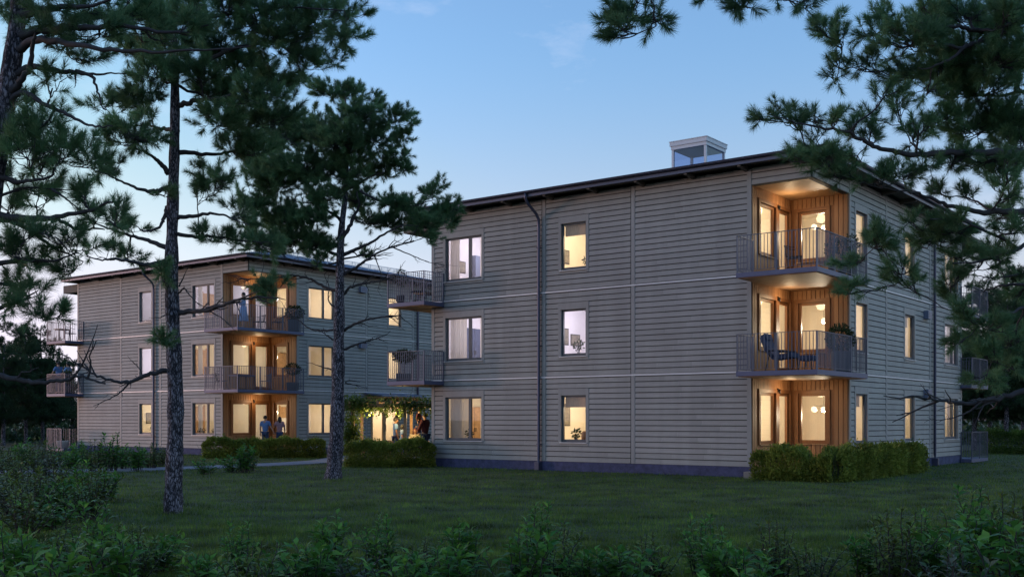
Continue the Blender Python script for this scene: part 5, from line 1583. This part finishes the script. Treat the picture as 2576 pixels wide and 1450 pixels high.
# ------------------------------------------------------------------ grass
n = 420000
g = np.random.default_rng(5)
dep = 1 / g.uniform(1 / 62.0, 1 / 11.6, n)
dep = np.where(g.uniform(size=n) < 0.35, g.uniform(11.6, 62, n), dep)
xx = g.uniform(-0.53, 0.53, n) * dep
keep = np.ones(n, bool)
for C_, bl, al in ((A_R['C'], 15.84, 14.78), (A_L['C'], 15.84, 14.6)):
    dx, dy = xx - C_[0], dep - C_[1]
    lx = dx * cx_ + dy * sx_; ly = -dx * sx_ + dy * cx_
    keep &= ~((lx > -0.02) & (lx < bl) & (ly > -0.02) & (ly < al))
for i in range(len(pp) - 1):
    a = np.array(pp[i]); b = np.array(pp[i + 1]); d = b - a; L2_ = d @ d
    t = np.clip(((xx - a[0]) * d[0] + (dep - a[1]) * d[1]) / L2_, 0, 1)
    keep &= np.hypot(xx - a[0] - t * d[0], dep - a[1] - t * d[1]) > 0.93
xx, dep = xx[keep], dep[keep]; n = len(xx)
pt = np.sin(xx * 1.7 + dep * 0.9) + np.sin(xx * 0.6 - dep * 1.3 + 1) + np.sin(xx * 3.1 + dep * 2.3) * 0.6
hgt = g.uniform(0.03, 0.08, n) * (1 + 0.4 * pt / 2.6)
wd = (0.005 + 0.00028 * dep)
az = g.uniform(0, 6.28, n); ln = g.uniform(0, 0.5, n) * hgt
la = g.uniform(0, 6.28, n)
b = np.stack([xx, dep, np.full(n, -0.004)], 1)
s = np.stack([np.cos(az), np.sin(az), np.zeros(n)], 1) * wd[:, None] / 2
t = b + np.stack([np.cos(la) * ln, np.sin(la) * ln, hgt], 1)
V = np.stack([b - s, b + s, t], 1).reshape(-1, 3)
setting(tag(link('grass', np_mesh('grass', V, np.arange(n * 3).reshape(-1, 3), M['grass'], 3)), 'short green lawn grass round both blocks', 'grass'), 'stuff')

# ------------------------------------------------------------------ pergola, vine, table
PX0, PX1, PY0, PY1, PZ = -6.45, -2.2, 44.2, 46.9, 2.25
setting(MB().box(-7.0, -1.6, 43.9, 49.5, -0.05, 0.10).build('pavement', M['paving']))
pg = tag(empty('pergola', (PX0, PY0, 0.10)), 'timber pergola under the vine, between the two blocks', 'pergola')
for x in (0.0, (PX1 - PX0) / 2, PX1 - PX0):
    for y in (0.0, PY1 - PY0):
        MB().box(x - 0.06, x + 0.06, y - 0.06, y + 0.06, 0, PZ - 0.10).build('post', M['oak'], pg)
for y in (0.0, PY1 - PY0):
    MB().box(-0.2, PX1 - PX0 + 0.2, y - 0.045, y + 0.045, PZ - 0.098, PZ + 0.05).build('beam', M['oak'], pg)
for i in range(9):
    x = -0.1 + i * (PX1 - PX0 + 0.2) / 8
    MB().box(x - 0.03, x + 0.03, -0.3, PY1 - PY0 + 0.3, PZ + 0.052, PZ + 0.16).build('crossbeam', M['oak'], pg)
vn = tag(empty('climbing_vine', (PX0, PY0, 0.10)), 'lamp-lit climbing vine covering the pergola, hanging thick at its left post', 'vine')
g = np.random.default_rng(9)
P = []
for _ in range(30):                       # swags along the front beam and roof
    cx0 = g.uniform(-0.3, 4.4); cy0 = g.uniform(-0.35, 2.6) if g.uniform() < .5 else g.uniform(-.35, .15)
    n_ = 190
    P.append(np.stack([cx0 + g.normal(0, .22, n_), cy0 + g.normal(0, .2, n_), PZ + 0.06 + g.normal(0, .14, n_) - np.abs(g.normal(0, .16, n_)) * (g.uniform(size=n_) < .4)], 1))
for _ in range(13):                       # the left post
    z0 = g.uniform(0.5, 2.5); n_ = 170
    P.append(np.stack([-0.05 + g.normal(0, .17 + .09 * (z0 > 1.8), n_), g.normal(-.05, .17, n_), z0 + g.normal(0, .16, n_)], 1))
for _ in range(20):                       # hanging tails
    x = g.uniform(0.2, 4.2); l = g.uniform(.2, .55); n_ = 46
    P.append(np.stack([x + g.normal(0, .05, n_), g.uniform(-.2, .2) + g.normal(0, .05, n_), PZ - g.uniform(0, l, n_)], 1))
P = np.concatenate(P); n = len(P)
ax = g.normal(size=(n, 3)) + np.array([0, -.3, -.35]); Ls_ = g.uniform(.07, .12, n)
v, f = leaf_cluster(P, ax, Ls_, Ls_ * .8, g)
link('foliage', np_mesh('vine_foliage', v, f, M['vine'], 3), vn)
tubes_np([(wiggle((0.05, -0.09, -0.1), (0.0, -0.09, PZ), 12, .02, g), np.linspace(.03, .015, 12)), (wiggle((0, -0.08, PZ + .1), (4.2, -0.08, PZ + .12), 20, .01, g), np.linspace(.02, .008, 20)), (wiggle((0, 0.4, PZ + .2), (4.2, 2.2, PZ + .2), 20, .02, g), np.linspace(.015, .006, 20))], 'stem', M['twig'], vn, 6)
st = tag(empty('string_light', (PX0, PY0, 0.10)), 'string of warm bulbs strung under the pergola vine', 'string light')
cord = []
for i in range(25):
    t = i / 24
    cord.append((0.1 + t * 4.0, 0.9 + 0.4 * math.sin(t * 5), PZ - 0.10 - 0.16 * abs(math.sin(t * math.pi * 4))))
MB().tube(cord, 0.005, 5).build('cord', M['blackmetal'], st)
for i in range(0, 25, 3):
    c = cord[i]
    MB().ball((c[0], c[1], c[2] - 0.05), 0.032, 10, 6).build('bulb', M['globe'], st, smooth=True)
for x, y, e in ((0.6, 0.45, 8.0), (1.75, 0.4, 9.0), (2.7, 1.5, 8.0)):
    lo = lamp('bulb_light', (x, y, PZ - 0.42), e, (1.0, 0.66, 0.25), 0.06); lo.parent = st


def table(p, rz, w, d, h, label, top='oak', legm='blackmetal', name='table'):
    t = empty(name, p, rz)
    mb = MB()
    nb = 4
    for i in range(nb):
        mb.box(-w / 2, w / 2, -d / 2 + i * d / nb + 0.004, -d / 2 + (i + 1) * d / nb - 0.004, h - 0.035, h)
    mb.box(-w / 2 + .05, w / 2 - .05, -d / 2 + .05, d / 2 - .05, h - 0.07, h - 0.036)
    mb.build('table_top', M[top], t)
    for sx in (-1, 1):
        for sy in (-1, 1):
            MB().tube([(sx * (w / 2 - .06), sy * (d / 2 - .06), h - .07), (sx * (w / 2 - .03), sy * (d / 2 - .03), 0)], [.022, .016], 6).build('leg', M[legm], t)
    return tag(t, label, 'table')


def bench(p, rz, w, label):
    t = empty('bench', p, rz)
    MB().box(-w / 2, w / 2, -.17, -.01, .41, .45).box(-w / 2, w / 2, .01, .17, .41, .45).build('seat', M['oak'], t)
    for sx in (-1, 1):
        MB().box(sx * (w / 2 - .15) - .03, sx * (w / 2 - .15) + .03, -.15, .15, 0, .409).build('leg', M['oak'], t)
    return tag(t, label, 'bench')


def chair(p, rz, label, wire=True, m='blackmetal', cushion=None):
    """garden armchair: seat, curved barred back, four legs, arms"""
    t = empty('garden_chair', p, rz)
    s = MB()
    s.box(-.24, .24, -.22, .24, .42, .45)
    s.build('seat', M[m if cushion is None else cushion], t)
    bk = MB()
    top = [(.27 * math.sin(a), -.02 - .26 * math.cos(a), .80 - .10 * abs(math.sin(a)) ** 3) for a in [math.radians(d) for d in range(-100, 101, 20)]]
    bk.tube(top, .012, 6)
    for a in range(-80, 81, 13):
        r_ = math.radians(a)
        bk.tube([(.23 * math.sin(r_), -.02 - .21 * math.cos(r_), .45), (.27 * math.sin(r_), -.02 - .26 * math.cos(r_), .80 - .10 * abs(math.sin(r_)) ** 3)], .006, 5)
    bk.build('backrest', M[m], t)
    for sx in (-1, 1):
        for sy in (-1, 1):
            MB().tube([(sx * .21, sy * .19, .43), (sx * .26, sy * .24, 0)], .011, 6).build('leg', M[m], t)
    return tag(t, label, 'chair')


def lounge(p, rz, label):
    t = empty('lounge_chair', p, rz)

    def slab_(pts, w, th):
        mb = MB()
        for i in range(len(pts) - 1):
            (y0, z0), (y1, z1) = pts[i], pts[i + 1]
            d = Vector((y1 - y0, z1 - z0)).normalized(); n_ = Vector((-d.y, d.x)) * th
            mb.add([(-w, y0, z0), (w, y0, z0), (w, y1, z1), (-w, y1, z1), (-w, y0 + n_.x, z0 + n_.y), (w, y0 + n_.x, z0 + n_.y), (w, y1 + n_.x, z1 + n_.y), (-w, y1 + n_.x, z1 + n_.y)],
                   [(0, 3, 2, 1), (4, 5, 6, 7), (0, 1, 5, 4), (1, 2, 6, 5), (2, 3, 7, 6), (3, 0, 4, 7)])
        return mb
    slab_([(.02, .34), (.62, .40)], .31, .13).build('seat', M['navy'], t)
    slab_([(-.38, 1.0), (-.22, .62), (.0, .36)], .31, .12).build('backrest', M['navy'], t)
    slab_([(-.40, 1.06), (-.33, .88)], .22, .17).build('head_cushion', M['navy'], t)
    for sx in (-1, 1):
        MB().tube([(sx * .34, -.12, .60), (sx * .35, .1, .60), (sx * .35, .48, .58)], .028, 8).build('armrest', M['dark'], t)
        MB().tube([(sx * .33, -.05, .5), (sx * .36, -.18, 0)], .018, 6).build('leg', M['blackmetal'], t)
        MB().tube([(sx * .33, .50, .58), (sx * .36, .56, 0)], .018, 6).build('leg', M['blackmetal'], t)
    return tag(t, label, 'chair')


def footstool(p, rz, label):
    t = empty('footstool', p, rz)
    bm = bmesh.new(); bmesh.ops.create_cube(bm, size=1); bmesh.ops.scale(bm, vec=(.52, .46, .16), verts=bm.verts); bmesh.ops.translate(bm, vec=(0, 0, .36), verts=bm.verts)
    bmesh.ops.bevel(bm, geom=bm.edges[:], offset=.04, segments=3, affect='EDGES')
    me = bpy.data.meshes.new('cushion'); bm.to_mesh(me); bm.free(); me.materials.append(M['navy'])
    link('cushion', me, t)
    for sx in (-1, 1):
        for sy in (-1, 1):
            MB().tube([(sx * .2, sy * .17, .29), (sx * .23, sy * .2, 0)], .015, 6).build('leg', M['blackmetal'], t)
    return tag(t, label, 'footstool')


table((-4.3, 45.75, 0.10), 0.05, 1.7, 0.75, 0.75, 'long wooden garden table under the pergola', legm='oak')
table((-5.75, 45.9, 0.10), -0.1, 0.9, 0.6, 0.74, 'small wooden side table at the left under the pergola', legm='oak')
bench((-4.1, 46.45, 0.10), 0.05, 1.6, 'wooden bench behind the long pergola table')

# balcony things
ZT, ZM = 6.08, 3.18
lounge(wpt(CR, -0.40, 0.95, ZM), RZ + R(180), 'navy lounge chair on the nearer block\'s middle balcony')
footstool(wpt(CR, -0.40, -0.05, ZM), RZ, 'navy footstool before the lounge chair on the middle balcony')
pot_plant(wpt(CR, 1.75, -0.20, ZM), 0.43, 0.66, 0.22, 51, 'round clipped bush in a pot on the nearer block\'s middle balcony', 1700, 0.075, 0.03, 'pot', square=True)
chair(wpt(CR, -0.25, 0.45, ZT), RZ + R(200), 'dark wire armchair on the nearer block\'s top corner balcony')
pot_plant(wpt(CR, 0.55, -0.40, ZT), 0.22, 0.35, 0.14, 52, 'trailing leafy plant at the top balcony corner of the nearer block', 240, 0.07, 0.10, squash=1.6)
pot_plant(wpt(CR, 1.35, -0.40, ZT), 0.26, 0.45, 0.16, 53, 'bushy flower pot in the middle of the top balcony\'s right-hand railing', 260, 0.07, 0.10, squash=1.3)
pot_plant(wpt(CR, 2.2, -0.38, ZT), 0.24, 0.70, 0.15, 54, 'tall potted plant at the right end of the top balcony', 240, 0.08, 0.12, squash=1.2)
pot_plant(wpt(CR, -0.62, 15.65, ZM), 0.42, 0.30, 0.26, 55, 'small umbrella-shaped tree in a square planter on the left-end middle balcony', 900, 0.09, 0.45, square=True, squash=0.55)
chair(wpt(CR, -0.55, 15.0, ZT), RZ + R(70), 'dark cushioned armchair on the nearer block\'s left-end top balcony', cushion='dark')
pot_plant(wpt(CR, -0.75, 15.72, ZT), 0.26, 0.32, 0.17, 56, 'leafy plant in the corner of the left-end top balcony', 260, 0.08, 0.35, squash=1.3)
table(wpt(CR, 0.35, 15.5, ZT), RZ, .6, .6, .5, 'low side table on the nearer block\'s left-end top balcony')
pot_plant(wpt(CL, 2.62, -0.15, ZM), 0.40, 0.42, 0.24, 57, 'bushy plant in a square planter on the farther block\'s middle balcony', 420, 0.10, 0.40, square=True, squash=0.7)
pot_plant(wpt(CL, 2.72, -0.18, ZT), 0.46, 0.62, 0.26, 58, 'large dark bush in a planter on the farther block\'s top balcony', 700, 0.10, 0.05, square=True, squash=0.75)
chair(wpt(CL, 0.95, -0.1, ZM), RZ + R(60), 'wire armchair at the right of the table on the farther middle balcony', m='rail')
table(wpt(CL, 0.1, 0.6, ZM), RZ, 1.1, .75, .72, 'round-edged balcony table between chairs on the farther middle balcony', top='slab')
chair(wpt(CL, -0.65, 1.25, ZM), RZ + R(-110), 'dark armchair at the left end of the farther middle balcony', cushion='navy')
chair(wpt(CL, 1.1, 0.5, ZT), RZ + R(80), 'dark armchair right of the standing person on the farther top balcony', cushion='dark')
chair(wpt(CL, 1.75, -0.1, ZT), RZ + R(100), 'second dark armchair beside the bush on the farther top balcony', cushion='dark')
table(wpt(CL, -0.55, 15.3, ZT), RZ, .7, .6, .72, 'small table on the top left-end balcony of the farther block')
chair(wpt(CL, -0.5, 14.55, ZT), RZ + R(180), 'chair beside the small table on the top left-end balcony', m='rail')
pot_plant(wpt(CL, -0.55, 14.75, ZM), 0.34, 0.45, 0.2, 59, 'spiky plant beside the two people on the left-end middle balcony', 220, 0.16, 0.15, leafm='shrub3')
pot_plant(wpt(CL, -0.5, 15.3, 0.16), 0.10, 0.42, 0.36, 60, 'wide pale planter on the farther block\'s left-end terrace', 60, 0.07, 0.0, 'potwhite', squash=0.5)


# ------------------------------------------------------------------ people
def skin_mesh(name, verts, radii, edges, root, m, parent, sub=2):
    me = bpy.data.meshes.new(name)
    me.from_pydata([tuple(v) for v in verts], edges, [])
    me.materials.append(m)
    o = link(name, me, parent)
    sk = o.modifiers.new('skin', 'SKIN')
    sk.use_smooth_shade = True
    if len(me.skin_vertices) == 0:
        return o
    lay = me.skin_vertices[0].data
    for i, r_ in enumerate(radii):
        lay[i].radius = r_ if isinstance(r_, tuple) else (r_, r_)
        lay[i].use_root = (i == root)
    ss = o.modifiers.new('subdivision', 'SUBSURF'); ss.levels = 1; ss.render_levels = sub
    return o


def person(p, rz, h, label, top, bottom, skin='skin', hair='hair', long_hair=False, arms=None, sit=False, dress=False, stride=0.0, head_turn=0.0, sleeve=0.55):
    """one continuous body (faces +y); clothes and hair lie over it. arms: {'l': (elbow, wrist), 'r': ...} in metres of a 1.75 m figure"""
    k = h / 1.75
    t = empty('person', p, rz)
    t.scale = (k, k, k)
    V = []; Rr = []; E = []

    def add(v, r_, par=None):
        V.append(Vector(v)); Rr.append(r_)
        if par is not None:
            E.append((par, len(V) - 1))
        return len(V) - 1
    hz = 0.50 if sit else 0.94
    pel = add((0, 0, hz), (.135, .10))
    sp = add((0, .01, hz + .20), (.125, .092), pel)
    ch = add((0, 0, hz + .42), (.145, .10), sp)
    nk = add((0, -.005, hz + .555), .052, ch)
    hb = add((0, .012, hz + .63), (.062, .075), nk)
    hm = add((.0, .015, hz + .70), (.074, .092), hb)
    ht = add((0, .005, hz + .775), (.06, .075), hm)
    nose = add((.088 * math.sin(-head_turn), .015 + .095 * math.cos(head_turn), hz + .685), .016, hm)
    shirtV = [pel, sp, ch]
    arm_ids = {}
    for s, sgn in (('l', -1), ('r', 1)):
        el, wr = (arms or {}).get(s, ((sgn * .255, -.01, hz + .20), (sgn * .265, .07, hz - .04)))
        sh = add((sgn * .185, -.005, hz + .49), .056, ch)
        e = add(el, .042, sh)
        w = add(wr, .030, e)
        dv = (Vector(wr) - Vector(el)).normalized()
        pm_ = add(Vector(wr) + dv * .07, (.036, .022), w)
        sv = dv.cross(Vector((0, 1, .3))).normalized()
        for fi, (off, ln) in enumerate(((-.027, .062), (-.009, .075), (.009, .07), (.027, .055))):
            a = add(Vector(wr) + dv * (.085 + ln * .5) + sv * off, .0095, pm_)
            add(Vector(wr) + dv * (.085 + ln) + sv * off * 1.1 + Vector((0, .012, 0)), .0085, a)
        th = add(Vector(wr) + dv * .055 - sv * .045, .011, pm_)
        add(Vector(wr) + dv * .095 - sv * .06, .009, th)
        arm_ids[s] = (sh, e, w)
    legs = []
    for sgn in (-1, 1):
        hp = add((sgn * .085, 0, hz - .04), .088, pel)
        if sit:
            kn = add((sgn * .11, .42, hz + .0), .062, hp); an = add((sgn * .11, .44, .08), .042, kn)
        else:
            kn = add((sgn * .095, .02 + stride * sgn * .10, .50), .060, hp); an = add((sgn * .10, stride * sgn * .20, .085), .042, kn)
        to = add(V[an] + Vector((0, .13, -.045)), (.038, .03), an)
        legs.append((hp, kn, an, to))
    skin_mesh('body', V, Rr, E, pel, M[skin], t)
    # shirt over torso and arms
    sv_ = [V[pel] + Vector((0, 0, -.02)), V[sp], V[ch], V[ch] + Vector((0, 0, .10))]
    sr = [(.158, .125), (.148, .118), (.178, .138), (.092, .082)]
    se = [(0, 1), (1, 2), (2, 3)]
    for s in 'lr':
        sh, e, w = arm_ids[s]
        i = len(sv_); sv_ += [V[sh], V[sh].lerp(V[e], .7)]; sr += [.088, .066]; se += [(2, i), (i, i + 1)]
        if sleeve > 0.7:
            sv_ += [V[e], V[e].lerp(V[w], .85)]; sr += [.056, .044]; se += [(i + 1, i + 2), (i + 2, i + 3)]
    skin_mesh('shirt', sv_, sr, se, 0, M[top], t)
    if dress:
        mb = MB(); mb.lathe([(.155, hz + .12), (.175, hz - .05), (.205, hz - .30), (.235, .38), (.23, .37)], n=18)
        mb.build('skirt', M[bottom], t, smooth=True)
    else:
        tv = [V[pel]]; trd = [(.15, .118)]; te = []
        for (hp, kn, an, to) in legs:
            i = len(tv); tv += [V[hp], V[kn], V[an] + Vector((0, 0, .02))]; trd += [.102, .075, .058]; te += [(0, i), (i, i + 1), (i + 1, i + 2)]
        skin_mesh('trousers', tv, trd, te, 0, M[bottom], t)
    hr = MB()
    n_, m_ = 14, 9
    for i in range(m_ + 1):
        ph = math.pi * (0.0 + 0.62 * i / m_)
        for j in range(n_):
            a = 2 * math.pi * j / n_ + head_turn
            front = max(0.0, math.sin(2 * math.pi * j / n_))
            ph2 = ph * (1 - 0.45 * front)
            extra = (0.0 if not long_hair else -.16 * (1 - front) * (i / m_) ** 2)
            hr.v.append((.098 * math.sin(ph2) * math.cos(a), .0 + .108 * math.sin(ph2) * math.sin(a), hz + .715 + .115 * math.cos(ph2) + extra))
    for i in range(m_):
        for j in range(n_):
            j2 = (j + 1) % n_
            hr.f.append((i * n_ + j, (i + 1) * n_ + j, (i + 1) * n_ + j2, i * n_ + j2))
    ho = hr.build('hair', M[hair], t, smooth=True)
    so_ = ho.modifiers.new('thickness', 'SOLIDIFY'); so_.thickness = .018; so_.offset = -1
    return tag(t, label, 'person')


def toward(p, q):
    return math.atan2(-(q[0] - p[0]), q[1] - p[1])


d53 = 53.1
pa = at(667, 0, d53); pa.z = 0.20
person(pa, R(-8), 1.74, 'person in a blue T-shirt and dark jeans seen from behind, before the farther loggia', 'blue', 'jeans', arms={'r': ((.30, .0, 1.18), (.40, .05, .98))}, sleeve=.6)
pb = at(703, 0, 53.2); pb.z = 0.20
person(pb, R(22), 1.70, 'long-haired person in a pink top with a hand at the face, before the farther loggia', 'pink', 'jeans', long_hair=True, arms={'l': ((-.27, .10, 1.20), (-.10, .17, 1.48))}, sleeve=.4)
person(wpt(CL, -0.30, 0.0, ZT), R(110), 1.70, 'person in a light blue dress holding a cup on the farther top balcony', 'lightblue', 'lightblue', dress=True, arms={'l': ((-.24, .06, 1.14), (-.08, .24, 1.26)), 'r': ((.24, .04, 1.14), (.06, .24, 1.24))}, sleeve=.9)
person(wpt(CL, -0.72, 15.38, ZM), R(60), 1.78, 'person in a blue shirt nearest the rail on the left-end middle balcony', 'blue', 'jeans', arms={'l': ((-.25, .14, 1.16), (-.14, .34, 1.10)), 'r': ((.25, .14, 1.16), (.14, .34, 1.10))})
person(wpt(CL, -0.30, 15.12, ZM), R(75), 1.74, 'person in blue standing close behind another on the left-end middle balcony', 'lightblue', 'jeans', arms={'l': ((-.25, .14, 1.16), (-.14, .34, 1.10))})
gp = lambda px, d, z=0.10: Vector((at(px, 0, d).x, d, z))
person(gp(995, 45.2), R(-75), 1.74, 'tall person in a blue shirt standing under the pergola', 'blue', 'jeans', skin='skindark', arms={'l': ((-.22, .12, 1.16), (-.10, .32, 1.20))})
person(gp(1011, 45.0), R(-80), 1.46, 'short person in a blue dress standing beside the tall one under the pergola', 'lightblue', 'blue', long_hair=True, dress=True)
person(gp(1043, 46.45), R(180), 1.72, 'red-haired person in cream seated at the pergola table', 'cream', 'jeans', hair='hairred', long_hair=True, sit=True, sleeve=.9, arms={'l': ((-.24, .16, .76), (-.10, .36, .80)), 'r': ((.24, .16, .76), (.10, .36, .80))})
pm2 = gp(1069, 44.9)
person(pm2, R(60), 1.92, 'person in a maroon sweater carrying a child at the pergola\'s right end', 'maroon', 'jeans', sleeve=.9, arms={'l': ((-.26, .12, 1.12), (-.04, .30, 1.10)), 'r': ((.26, .12, 1.16), (.06, .30, 1.22))})
pc = pm2 + Vector((-.26, .13, 1.02))
person(pc, R(240), 1.05, 'small child in maroon carried on the arm of a grown person', 'maroon', 'jeans', sleeve=.9)
